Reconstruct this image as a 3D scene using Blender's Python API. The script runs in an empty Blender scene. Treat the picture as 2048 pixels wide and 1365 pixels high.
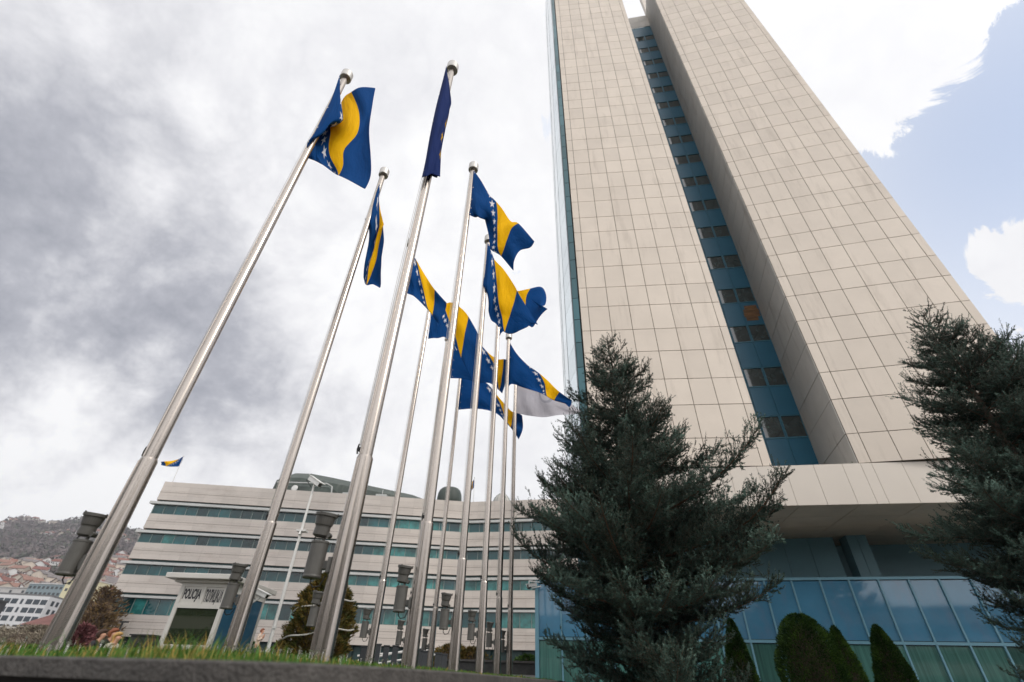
import bpy, math, random
import numpy as np
from mathutils import Vector, Matrix
R_ = math.radians
S = bpy.context.scene
COL = S.collection
random.seed(7); rng = np.random.default_rng(7)

# ------------------------------------------------------------------ camera
PITCH, ROLL, FPX = 0.635896, 0.0306609, 921.07
_F = np.array([0, math.cos(PITCH), math.sin(PITCH)]); _U = np.array([0, -math.sin(PITCH), math.cos(PITCH)]); _X = np.array([1., 0, 0])
_c, _s = math.cos(ROLL), math.sin(ROLL)
RIGHT, UP = _c*_X + _s*_U, -_s*_X + _c*_U
cam = bpy.data.cameras.new('camera'); camo = bpy.data.objects.new('camera', cam); COL.objects.link(camo)
m = Matrix.Identity(4)
for i in range(3):
    m[i][0] = RIGHT[i]; m[i][1] = UP[i]; m[i][2] = -_F[i]
camo.matrix_world = m
cam.sensor_fit = 'HORIZONTAL'; cam.sensor_width = 36; cam.lens = FPX/2048*36
cam.clip_start = 0.05; cam.clip_end = 8000
cam.dof.use_dof = True; cam.dof.focus_distance = 8.5; cam.dof.aperture_fstop = 1.0
S.camera = camo
def ray(x, y):
    d = RIGHT*((x-1024)/FPX) - UP*((y-682.5)/FPX) + _F
    return d
def aty(x, y, Y): d = ray(x, y); return d*Y/d[1]
def atz(x, y, z): d = ray(x, y); return d*z/d[2]

# ------------------------------------------------------------------ light
SUN_EL, SUN_AZ = 40, 128       # degrees; azimuth clockwise from +y
sd = Vector((math.sin(R_(SUN_AZ))*math.cos(R_(SUN_EL)), math.cos(R_(SUN_AZ))*math.cos(R_(SUN_EL)), math.sin(R_(SUN_EL))))
sun = bpy.data.lights.new('sun', 'SUN'); sun.energy = 1.5; sun.angle = R_(12); sun.color = (1, .94, .86)
suno = bpy.data.objects.new('sun', sun); COL.objects.link(suno)
suno.rotation_euler = sd.to_track_quat('Z', 'Y').to_euler()
S.view_settings.view_transform = 'Standard'; S.view_settings.look = 'None'
S.view_settings.exposure = 0.0; S.view_settings.gamma = 1

W = bpy.data.worlds.new('World'); S.world = W; W.use_nodes = True
def make_world():
    nt = W.node_tree; N = nt.nodes; Lk = nt.links; N.clear()
    out = N.new('ShaderNodeOutputWorld'); bg = N.new('ShaderNodeBackground'); Lk.new(bg.outputs[0], out.inputs[0])
    def mth(op, a, b=None, c=None, clamp=False):
        n = N.new('ShaderNodeMath'); n.operation = op; n.use_clamp = clamp
        for i, v in enumerate((a, b, c)):
            if v is None: continue
            if isinstance(v, (int, float)): n.inputs[i].default_value = v
            else: Lk.new(v, n.inputs[i])
        return n.outputs[0]
    def mix(f, a, b):
        n = N.new('ShaderNodeMix'); n.data_type = 'RGBA'
        for i, v in ((0, f), (6, a), (7, b)):
            if isinstance(v, (int, float)): n.inputs[i].default_value = v
            elif isinstance(v, tuple): n.inputs[i].default_value = (*v, 1)
            else: Lk.new(v, n.inputs[i])
        return n.outputs[2]
    tc = N.new('ShaderNodeTexCoord'); nm = N.new('ShaderNodeVectorMath'); nm.operation = 'NORMALIZE'
    Lk.new(tc.outputs['Generated'], nm.inputs[0]); d = nm.outputs[0]
    sky = N.new('ShaderNodeTexSky'); sky.sky_type = 'NISHITA'; sky.sun_disc = False
    sky.sun_elevation = R_(SUN_EL); sky.sun_rotation = R_(SUN_AZ); sky.dust_density = .2; sky.ozone_density = 2.0
    sx = N.new('ShaderNodeSeparateXYZ'); Lk.new(d, sx.inputs[0])
    zz = mth('ADD', mth('MAXIMUM', sx.outputs[2], 0.0), .22)
    cx_ = mth('DIVIDE', sx.outputs[0], zz); cy_ = mth('DIVIDE', sx.outputs[1], zz)
    cv = N.new('ShaderNodeCombineXYZ'); Lk.new(cx_, cv.inputs[0]); Lk.new(cy_, cv.inputs[1])
    def noise(scale, det, rough, off, dist=0.0, src=None):
        mp = N.new('ShaderNodeMapping'); Lk.new(src or cv.outputs[0], mp.inputs[0]); mp.inputs[1].default_value = off
        n = N.new('ShaderNodeTexNoise'); n.inputs['Scale'].default_value = scale; n.inputs['Detail'].default_value = det
        n.inputs['Roughness'].default_value = rough; n.inputs['Distortion'].default_value = dist
        Lk.new(mp.outputs[0], n.inputs['Vector']); return n.outputs['Fac']
    def blob(px, py, rad_in, rad_out):
        v = Vector(ray(px, py)).normalized()
        n = N.new('ShaderNodeVectorMath'); n.operation = 'DISTANCE'; Lk.new(d, n.inputs[0]); n.inputs[1].default_value = v
        r = N.new('ShaderNodeMapRange'); r.interpolation_type = 'SMOOTHSTEP'
        r.inputs['From Min'].default_value = rad_out; r.inputs['From Max'].default_value = rad_in
        r.inputs['To Min'].default_value = 0; r.inputs['To Max'].default_value = 1
        Lk.new(n.outputs['Value'], r.inputs[0]); return r.outputs[0]
    n1 = noise(1.5, 6, .55, (3, 1, 0), .3); n2 = noise(4.0, 8, .6, (8, 4, 0), .6); n3 = noise(6.5, 12, .68, (1, 9, 2), .8, d); n4 = noise(2.6, 9, .58, (5, 2, 7), .5, d)
    # dark cloud on the left
    dark = mth('ADD', mth('MULTIPLY', blob(-60, 660, .02, .60), .38), mth('MULTIPLY', blob(-150, 120, .02, .65), .13))
    dark = mth('ADD', dark, mth('MULTIPLY', blob(400, 740, .0, .28), .24))
    dark = mth('ADD', dark, mth('MULTIPLY', blob(620, 780, .0, .2), .16))
    n5 = noise(4.6, 14, .60, (2, 6, 1), .25, d); bil = mth('ABSOLUTE', mth('SUBTRACT', n5, .5))      # puffy billows
    n6 = noise(1.9, 14, .62, (7, 3, 2), .15, d); bil2 = mth('ABSOLUTE', mth('SUBTRACT', n6, .5))
    mod = mth('SUBTRACT', mth('ADD', mth('ADD', mth('MULTIPLY', n1, .35), mth('MULTIPLY', n2, .45)), mth('MULTIPLY', n4, 1.2)), 1.0)
    mod = mth('ADD', mod, mth('SUBTRACT', .15, mth('ADD', mth('MULTIPLY', bil, 1.5), mth('MULTIPLY', bil2, 1.3))))
    left = blob(-100, 700, .2, 1.15)
    dk = mth('ADD', mth('ADD', dark, .075), mth('MULTIPLY', mod, mth('ADD', mth('ADD', mth('MULTIPLY', dark, .95), mth('MULTIPLY', left, .5)), .26)), clamp=True)
    dk = mth('MAXIMUM', mth('SUBTRACT', dk, mth('MULTIPLY', blob(10, 1030, .0, .26), .32)), 0.0)
    r = N.new('ShaderNodeValToRGB'); Lk.new(dk, r.inputs[0]); e = r.color_ramp.elements
    e[0].position = 0; e[0].color = (1.03, 1.03, 1.04, 1); e[1].position = 1; e[1].color = (.20, .218, .275, 1)
    k = e.new(.18); k.color = (.88, .88, .91, 1); k = e.new(.55); k.color = (.48, .49, .545, 1)
    cloud = r.outputs[0]
    # bright cloud lobe added low behind the viewer to lift the tower front
    hot = N.new('ShaderNodeVectorMath'); hot.operation = 'DOT_PRODUCT'; Lk.new(d, hot.inputs[0]); hot.inputs[1].default_value = Vector((.35, -.85, .40)).normalized()
    hm = mth('MULTIPLY', mth('POWER', mth('MAXIMUM', hot.outputs['Value'], 0.0), 2.0), BACK_FILL)
    sc = N.new('ShaderNodeVectorMath'); sc.operation = 'SCALE'; Lk.new(cloud, sc.inputs[0]); Lk.new(mth('ADD', hm, 1.0), sc.inputs['Scale'])
    # blue opening
    b = mth('ADD', mth('MULTIPLY', blob(1930, 430, .18, .42), 1.25), mth('MULTIPLY', blob(2060, 190, .06, .26), .9))
    b = mth('ADD', b, mth('MULTIPLY', blob(1720, 460, .02, .17), .5))
    b = mth('SUBTRACT', b, mth('MULTIPLY', blob(2090, 520, .03, .13), 1.5))
    b = mth('SUBTRACT', b, mth('MULTIPLY', blob(1700, 120, .10, .22), 1.3))
    b = mth('SUBTRACT', b, mth('MULTIPLY', blob(1930, 30, .02, .10), .8))
    b = mth('ADD', b, mth('MULTIPLY', blob(735, 640, .0, .12), .92))
    b = mth('SUBTRACT', b, .30); b = mth('SUBTRACT', b, mth('MULTIPLY', blob(150, 600, .5, .75), 1.2))
    bb = mth('ADD', b, mth('MULTIPLY', mth('ADD', mth('SUBTRACT', n3, .5), mth('MULTIPLY', mth('SUBTRACT', n5, .5), .6)), 4.6))
    mr = N.new('ShaderNodeMapRange'); mr.interpolation_type = 'SMOOTHSTEP'; mr.inputs['From Min'].default_value = .38; mr.inputs['From Max'].default_value = .66
    Lk.new(bb, mr.inputs[0])
    skb = N.new('ShaderNodeVectorMath'); skb.operation = 'SCALE'; Lk.new(sky.outputs[0], skb.inputs[0]); skb.inputs['Scale'].default_value = .19
    # thin veil of cloud in front of the blue sky
    veil = mth('ADD', mth('MULTIPLY', mth('SUBTRACT', 1.0, blob(2060, 250, .0, .45)), .48), .46, clamp=True)
    blue = mix(veil, skb.outputs[0], (.92, .95, 1.02))
    tot = mix(mr.outputs[0], sc.outputs[0], blue)
    Lk.new(tot, bg.inputs[0]); bg.inputs[1].default_value = 1.0
BACK_FILL = 0.9
make_world()

# ------------------------------------------------------------------ mesh helpers
class MB:
    def __init__(s): s.v = []; s.f = []; s.m = []
    def add(s, vs, fs, mi=0):
        o = len(s.v); s.v += [tuple(map(float, p)) for p in vs]
        s.f += [tuple(i+o for i in f) for f in fs]; s.m += [mi]*len(fs); return s
    def box(s, x0, x1, y0, y1, z0, z1, mi=0):
        return s.add([(x0,y0,z0),(x1,y0,z0),(x1,y1,z0),(x0,y1,z0),(x0,y0,z1),(x1,y0,z1),(x1,y1,z1),(x0,y1,z1)],
            [(3,2,1,0),(4,5,6,7),(0,1,5,4),(1,2,6,5),(2,3,7,6),(3,0,4,7)], mi)
    def obox(s, c, ax, ay, az, mi=0):      # centre, three half-axis vectors
        c, ax, ay, az = [np.array(q, float) for q in (c, ax, ay, az)]
        vs = [c-ax-ay-az, c+ax-ay-az, c+ax+ay-az, c-ax+ay-az, c-ax-ay+az, c+ax-ay+az, c+ax+ay+az, c-ax+ay+az]
        return s.add(vs, [(3,2,1,0),(4,5,6,7),(0,1,5,4),(1,2,6,5),(2,3,7,6),(3,0,4,7)], mi)
    def prism(s, poly, z0, z1, mi=0, cap=True):
        n = len(poly)
        vs = [(p[0], p[1], z0) for p in poly]+[(p[0], p[1], z1) for p in poly]
        fs = [(i, (i+1) % n, (i+1) % n+n, i+n) for i in range(n)]
        if cap: fs += [tuple(range(n-1, -1, -1)), tuple(range(n, 2*n))]
        return s.add(vs, fs, mi)
    def tube(s, pts, rad, n=10, mi=0, cap=True):
        pts = [np.array(p, float) for p in pts]
        if not hasattr(rad, '__len__'): rad = [rad]*len(pts)
        vs = []; fs = []; ref = None
        for i, p in enumerate(pts):
            t = pts[min(i+1, len(pts)-1)]-pts[max(i-1, 0)]; t /= (np.linalg.norm(t)+1e-12)
            if ref is None: ref = np.cross(t, (0, 0, 1)) if abs(t[2]) < .9 else np.cross(t, (0, 1, 0))
            ref = ref-t*(ref@t); ref /= np.linalg.norm(ref)+1e-12; b = np.cross(t, ref)
            for k in range(n):
                a = 2*math.pi*k/n; vs.append(p+rad[i]*(math.cos(a)*ref+math.sin(a)*b))
        for i in range(len(pts)-1):
            for k in range(n): fs.append((i*n+k, i*n+(k+1) % n, (i+1)*n+(k+1) % n, (i+1)*n+k))
        if cap: fs += [tuple(range(n-1, -1, -1)), tuple((len(pts)-1)*n+k for k in range(n))]
        return s.add(vs, fs, mi)
    def lathe(s, c, ax, prof, n=20, mi=0):   # prof: (distance along axis, radius)
        ax = np.array(ax, float); ax /= np.linalg.norm(ax); c = np.array(c, float)
        r = np.cross(ax, (0, 0, 1)) if abs(ax[2]) < .9 else np.cross(ax, (1, 0, 0)); r /= np.linalg.norm(r); b = np.cross(ax, r)
        vs = []; fs = []
        for h, q in prof:
            for k in range(n):
                a = 2*math.pi*k/n; vs.append(c+ax*h+q*(math.cos(a)*r+math.sin(a)*b))
        for i in range(len(prof)-1):
            for k in range(n): fs.append((i*n+k, i*n+(k+1) % n, (i+1)*n+(k+1) % n, (i+1)*n+k))
        fs += [tuple(range(n-1, -1, -1)), tuple((len(prof)-1)*n+k for k in range(n))]
        return s.add(vs, fs, mi)
    def build(s, name, mats, parent=None, smooth=False, bevel=0):
        return mesh_obj(name, s.v, s.f, mats, parent, smooth, s.m, bevel)
def wloc(o):
    v = Vector((0, 0, 0))
    while o is not None: v += o.location; o = o.parent
    return v
def mesh_obj(name, v, f, mats, parent=None, smooth=False, mi=None, bevel=0):
    if parent is not None:
        o = wloc(parent); v = [(p[0]-o.x, p[1]-o.y, p[2]-o.z) for p in v]
    me = bpy.data.meshes.new(name); me.from_pydata(v, [], f)
    mats = mats if isinstance(mats, (list, tuple)) else [mats]
    for q in mats: me.materials.append(q)
    if mi is not None and len(mats) > 1: me.polygons.foreach_set('material_index', mi)
    if smooth: me.polygons.foreach_set('use_smooth', [True]*len(me.polygons))
    me.update(); ob = bpy.data.objects.new(name, me); COL.objects.link(ob)
    if parent is not None: ob.parent = parent
    if bevel:
        b = ob.modifiers.new('bevel', 'BEVEL'); b.width = bevel; b.segments = 2; b.limit_method = 'ANGLE'
    return ob
def fast_obj(name, V, F, mats, parent=None, attr=None, mi=None):
    """V (n,3) array, F (m,3|4) array"""
    V = np.asarray(V, np.float32)
    if parent is not None: o = wloc(parent); V = V-np.array([o.x, o.y, o.z], np.float32)
    me = bpy.data.meshes.new(name); k = F.shape[1]
    me.vertices.add(len(V)); me.vertices.foreach_set('co', V.ravel())
    me.loops.add(F.size); me.loops.foreach_set('vertex_index', F.ravel().astype(np.int32))
    me.polygons.add(len(F)); me.polygons.foreach_set('loop_start', np.arange(0, F.size, k, dtype=np.int32))
    mats = mats if isinstance(mats, (list, tuple)) else [mats]
    for q in mats: me.materials.append(q)
    if mi is not None: me.polygons.foreach_set('material_index', mi.astype(np.int32))
    if attr is not None:
        a = me.attributes.new('tone', 'FLOAT', 'POINT'); a.data.foreach_set('value', np.asarray(attr, np.float32))
    me.update(calc_edges=True); ob = bpy.data.objects.new(name, me); COL.objects.link(ob)
    if parent is not None: ob.parent = parent
    return ob
def tag(o, label=None, cat=None, group=None, kind=None):
    if label: o['label'] = label
    if cat: o['category'] = cat
    if group: o['group'] = group
    if kind: o['kind'] = kind
    return o
def thing(name, loc, label, cat, group=None):
    o = bpy.data.objects.new(name, None); COL.objects.link(o); o.location = loc; o.empty_display_size = .2
    return tag(o, label, cat, group)
def copy_tree(o, parent=None):
    c = o.copy(); COL.objects.link(c); c.parent = parent
    for ch in list(o.children): copy_tree(ch, c)
    return c

# ------------------------------------------------------------------ materials
def P(name, col, rough=.6, metal=0.0, spec=.5, ior=1.45, island=0.0, tone=None, bump=0, bscale=20, nscale=3, namt=0.0, stretch=None, alpha=None, dark=None, grid=None, coat=0, sheen=0, back=None):
    """Principled material with noise variation of colour, per-island tone, stone/panel joints and bump"""
    mt = bpy.data.materials.new(name); mt.use_nodes = True; nt = mt.node_tree; N = nt.nodes; L = nt.links
    b = N['Principled BSDF']; b.inputs['Roughness'].default_value = rough; b.inputs['Metallic'].default_value = metal
    b.inputs['Specular IOR Level'].default_value = spec; b.inputs['IOR'].default_value = ior
    b.inputs['Coat Weight'].default_value = coat
    if sheen: b.inputs['Sheen Weight'].default_value = sheen
    c = N.new('ShaderNodeRGB'); c.outputs[0].default_value = (*col, 1); cur = c.outputs[0]
    tc = N.new('ShaderNodeTexCoord'); src = tc.outputs['Object']
    if stretch:
        mp = N.new('ShaderNodeMapping'); mp.inputs['Scale'].default_value = stretch; L.new(src, mp.inputs[0]); src2 = mp.outputs[0]
    else: src2 = src
    def scale_by(cur, fac):
        n = N.new('ShaderNodeVectorMath'); n.operation = 'SCALE'; L.new(cur, n.inputs[0]); L.new(fac, n.inputs['Scale']); return n.outputs[0]
    def mapr(f, a, b_, lo=0, hi=1):
        n = N.new('ShaderNodeMapRange'); L.new(f, n.inputs[0]); n.inputs['From Min'].default_value = lo; n.inputs['From Max'].default_value = hi
        n.inputs['To Min'].default_value = a; n.inputs['To Max'].default_value = b_; return n.outputs[0]
    if namt:
        n = N.new('ShaderNodeTexNoise'); n.inputs['Scale'].default_value = nscale; n.inputs['Detail'].default_value = 6; n.inputs['Roughness'].default_value = .65
        L.new(src2, n.inputs['Vector']); cur = scale_by(cur, mapr(n.outputs['Fac'], 1-namt, 1+namt, .3, .7))
    if island:
        g = N.new('ShaderNodeNewGeometry'); cur = scale_by(cur, mapr(g.outputs['Random Per Island'], 1-island, 1+island))
    if tone is not None:      # second colour blended by the per-vertex 'tone' attribute (leaf / twig kind; on cedars also painted self-shade)
        a = N.new('ShaderNodeAttribute'); a.attribute_name = 'tone'
        mx = N.new('ShaderNodeMix'); mx.data_type = 'RGBA'; L.new(a.outputs['Fac'], mx.inputs[0]); L.new(cur, mx.inputs[6]); mx.inputs[7].default_value = (*tone, 1); cur = mx.outputs[2]
    if dark:                  # stains with a shape of their own
        n = N.new('ShaderNodeTexNoise'); n.inputs['Scale'].default_value = dark[1]; n.inputs['Detail'].default_value = 8; n.inputs['Roughness'].default_value = .7
        mp = N.new('ShaderNodeMapping'); mp.inputs['Scale'].default_value = dark[4]; L.new(src, mp.inputs[0]); L.new(mp.outputs[0], n.inputs['Vector'])
        mx = N.new('ShaderNodeMix'); mx.data_type = 'RGBA'; L.new(mapr(n.outputs['Fac'], 0, dark[3], dark[2], dark[2]+.18), mx.inputs[0]); L.new(cur, mx.inputs[6]); mx.inputs[7].default_value = (*dark[0], 1); cur = mx.outputs[2]
    L.new(cur, b.inputs['Base Color'])
    if bump:
        n = N.new('ShaderNodeTexNoise'); n.inputs['Scale'].default_value = bscale; n.inputs['Detail'].default_value = 5
        L.new(src2, n.inputs['Vector']); bp = N.new('ShaderNodeBump'); bp.inputs['Strength'].default_value = bump; bp.inputs['Distance'].default_value = .05
        L.new(n.outputs['Fac'], bp.inputs['Height']); L.new(bp.outputs[0], b.inputs['Normal'])
    return mt
M = {}
M['panel'] = P('tower_panel', (.65, .57, .485), .55, island=.05, namt=.05, nscale=.5, spec=.35, dark=((.38,.32,.26), .9, .54, .42, (1.6, 1.6, .22)))
M['panel_side'] = P('groove_panel', (.62, .585, .535), .6, island=.04, namt=.06, nscale=.7, spec=.3, dark=((.25,.2,.15), .7, .55, .55, (1.5, 1.5, .25)))
M['joint'] = P('joint', (.10, .075, .055), .9)
M['bluepanel'] = P('blue_panel', (.018, .105, .17), .35, island=.06, namt=.05, nscale=1.2, spec=.5)
M['blueframe'] = P('blue_frame', (.04, .15, .21), .4)
M['darkglass'] = P('dark_glass', (.022, .034, .034), .06, spec=.9, ior=1.6, island=.5, namt=.7, nscale=2.2, bump=.03, bscale=.7)
M['teal'] = P('teal_panel', (.04, .12, .14), .35, island=.25)
M['sideglass'] = P('side_glass', (.62, .70, .74), .10, metal=.75, bump=.06, bscale=.35, island=.1)
M['fin'] = P('fin', (.25, .28, .30), .4)
M['fascia'] = P('fascia_panel', (.66, .595, .52), .5, island=.03, namt=.03, nscale=.5, spec=.35)
M['soffit'] = P('soffit', (.55, .48, .38), .7, namt=.12, nscale=.6, island=.05)
M['podblue'] = P('podium_spandrel', (.075, .225, .35), .05, spec=.5, ior=1.68, island=.08, namt=.15, nscale=.5, bump=.03, bscale=.5, dark=((.14,.19,.27), .5, .52, .6, (1, 1, .5)))
M['podglass'] = P('podium_glass', (.07, .18, .155), .04, spec=.5, ior=1.75, island=.55, namt=.35, nscale=4, stretch=(3, 3, .1), bump=.02, bscale=.6)
M['podframe'] = P('podium_frame', (.15, .32, .40), .35)
M['stone'] = P('west_stone', (.60, .54, .485), .7, island=.055, namt=.08, nscale=.3, dark=((.40,.32,.27), .5, .56, .45, (.4, .4, 1.6)))
M['stonej'] = P('west_joint', (.25, .20, .17), .9)
M['ledge'] = P('west_ledge', (.55, .55, .53), .5, namt=.1, nscale=.4)
M['recess'] = P('west_recess', (.02, .05, .05), .5)
M['westglass'] = P('west_glass', (.002, .055, .060), .05, spec=.5, ior=1.55, island=.7, bump=.10, bscale=.8, namt=.5, nscale=.5)
M['westglass_refl'] = P('west_glass_reflection', (.03, .17, .16), .05, spec=.5, ior=1.5, island=.4, namt=.6, nscale=.9, bump=.15, bscale=.9)  # paler colour paints bright reflections into some panes
M['mull'] = P('west_mullion', (.22, .28, .26), .4)
M['roofshell'] = P('roof_shell', (.055, .07, .06), .55, namt=.3, nscale=.4, stretch=(2, 2, .3), dark=((.16,.17,.14), 1.0, .53, .6, (1.2, 1.2, .15)))
M['dome'] = P('pale_dome', (.5, .47, .43), .5, namt=.08)
M['steel'] = P('brushed_steel', (.43, .385, .345), .24, metal=1.0, namt=.08, nscale=2.5, stretch=(6, 6, .35), bump=.03, bscale=60, dark=((.26,.20,.14), 1.2, .56, .6, (6, 6, .25)))
M['steelcap'] = P('steel_cap', (.50, .48, .45), .4, metal=.9, bump=.1, bscale=80)
M['lampgrey'] = P('lamp_paint', (.10, .096, .088), .45, namt=.12, nscale=9, spec=.4)
M['black'] = P('black_rubber', (.02, .02, .02), .6)
M['cord'] = P('cord', (.55, .53, .48), .8)
M['lens'] = P('lamp_lens', (.25, .27, .27), .05, spec=.8)
M['curb'] = P('curb_granite', (.085, .078, .072), .75, namt=.35, nscale=14, bump=.5, bscale=70, dark=((.03,.027,.025), 3, .5, .6, (1, 1, 1)))
M['under'] = P('planter_wall', (.03, .028, .026), .9)
M['soil'] = P('lawn_soil', (.05, .055, .02), .95, namt=.4, nscale=9, bump=.4, bscale=40)
M['grass'] = P('grass_blade', (.06, .145, .018), .6, tone=(.42, .26, .07), island=.35, spec=.3)
M['ground'] = P('paving', (.16, .15, .14), .85, namt=.2, nscale=.4, bump=.2, bscale=20)
M['white'] = P('white_paint', (.72, .71, .68), .45, namt=.05, nscale=3)
M['boothgrey'] = P('booth_paint', (.56, .54, .50), .5, namt=.05, nscale=2)
M['boothglass'] = P('booth_glass', (.02, .028, .012), .02, spec=.8, ior=1.7)
M['boothblue'] = P('booth_side_panel', (.03, .10, .17), .2, namt=.1)
M['letter'] = P('letter_black', (.02, .02, .025), .5)
M['bark'] = P('bark', (.07, .05, .035), .9, namt=.4, nscale=12, bump=.6, bscale=30)
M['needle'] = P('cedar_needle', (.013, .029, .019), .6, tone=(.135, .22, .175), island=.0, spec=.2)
M['twig'] = P('cedar_twig', (.11, .06, .035), .8, namt=.3, nscale=5)
M['thuja'] = P('thuja_leaf', (.018, .052, .009), .6, tone=(.10, .18, .025), spec=.2)
M['brownthuja'] = P('brown_thuja_leaf', (.05, .07, .014), .7, tone=(.22, .13, .03), spec=.25)
M['rust'] = P('rust_twig', (.25, .1, .03), .8)

# ------------------------------------------------------------------ ground
def gz(x, y):
    t = min(max((y-17)/14, 0), 1); t = t*t*(3-2*t); return -.85+1.15*t
def smooth(a, b, x):
    t = np.clip((x-a)/(b-a), 0, 1); return t*t*(3-2*t)
xs = np.unique(np.concatenate([np.linspace(-2700, -200, 20), np.linspace(-200, 200, 41), np.linspace(200, 2200, 20)]))
ys = np.unique(np.concatenate([np.linspace(-1200, -50, 20), np.linspace(-50, 100, 61), np.linspace(100, 2100, 30)]))
gv = [(x, y, gz(x, y)) for y in ys for x in xs]
nx = len(xs)
gf = [(j*nx+i, j*nx+i+1, (j+1)*nx+i+1, (j+1)*nx+i) for j in range(len(ys)-1) for i in range(nx-1)]
tag(mesh_obj('ground', gv, gf, M['ground']), kind='structure')

# planter coping, seen edge-on just above the lens
PATH = [(-9, 3.6), (-4.2, 2.75), (-2.13, 2.35), (-1.25, 2.02), (-.88, 1.95), (-.68, 2.02), (-.55, 2.2), (-.42, 2.5), (-.2, 3.3), (0, 4.8), (.85, 10), (1.9, 17), (2.2, 19.5)]
def refine(p, n=6):
    p = [np.array(q, float) for q in p]; o = []
    for i in range(len(p)-1):
        a, b, c, d = p[max(i-1, 0)], p[i], p[i+1], p[min(i+2, len(p)-1)]
        for k in range(n):
            t = k/n; o.append(.5*((2*b)+(-a+c)*t+(2*a-5*b+4*c-d)*t*t+(-a+3*b-3*c+d)*t**3))
    o.append(p[-1]); return np.array(o)
PT = refine(PATH)
tg = np.gradient(PT, axis=0); tg /= np.linalg.norm(tg, axis=1)[:, None]
nl = np.stack([-tg[:, 1], tg[:, 0]], 1)    # inward (to the left of travel = away from camera)
def sweep(prof, name, mat, kind_label, cat):
    vs = []; fs = []; n = len(prof)
    for p, q in zip(PT, nl):
        for o, z in prof: vs.append((p[0]+q[0]*o, p[1]+q[1]*o, z))
    for i in range(len(PT)-1):
        for k in range(n): fs.append((i*n+k, (i+1)*n+k, (i+1)*n+(k+1) % n, i*n+(k+1) % n))
    return vs, fs
kerb = thing('planter_kerb', (0, 2, -.85), 'dark grey stone kerb edging the raised lawn in the foreground', 'kerb')
v_, f_ = sweep([(0, -.032), (0, .026), (.008, .034), (.30, .036), (.30, -.032)], '', None, '', '')
mesh_obj('coping', v_, f_, M['curb'], kerb)
v_, f_ = sweep([(.05, -.9), (.05, -.033), (.29, -.033), (.29, -.9)], '', None, '', '')
mesh_obj('wall', v_, f_, M['under'], kerb)
def path_dist(X, Y):
    """signed distance inward from the kerb line"""
    best = np.full(X.shape, 1e9); sg = np.ones(X.shape)
    for i in range(len(PT)-1):
        a = PT[i]; b = PT[i+1]; ab = b-a; L2 = ab@ab
        t = np.clip(((X-a[0])*ab[0]+(Y-a[1])*ab[1])/L2, 0, 1)
        dx = X-(a[0]+t*ab[0]); dy = Y-(a[1]+t*ab[1]); d = np.hypot(dx, dy)
        cr = ab[0]*dy-ab[1]*dx; u = d < best; best[u] = d[u]; sg[u] = np.sign(cr[u])
    return best*sg
def lawn_z(X, Y, D):
    return .015+.125*smooth(.2, 3.0, D)+.010*np.sin(X*2.1+Y)*smooth(.4, 1.5, D)
gx, gy = np.meshgrid(np.linspace(-9, 2.6, 90), np.linspace(1.9, 19.4, 110)); D = path_dist(gx, gy); Z = lawn_z(gx, gy, D)
vv = np.stack([gx, gy, Z], -1).reshape(-1, 3); ff = []
for j in range(109):
    for i in range(89):
        if min(D[j, i], D[j, i+1], D[j+1, i], D[j+1, i+1]) > .03: ff.append((j*90+i, j*90+i+1, (j+1)*90+i+1, (j+1)*90+i))
tag(mesh_obj('lawn', [tuple(p) for p in vv], ff, M['soil'], smooth=True), kind='structure')
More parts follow.
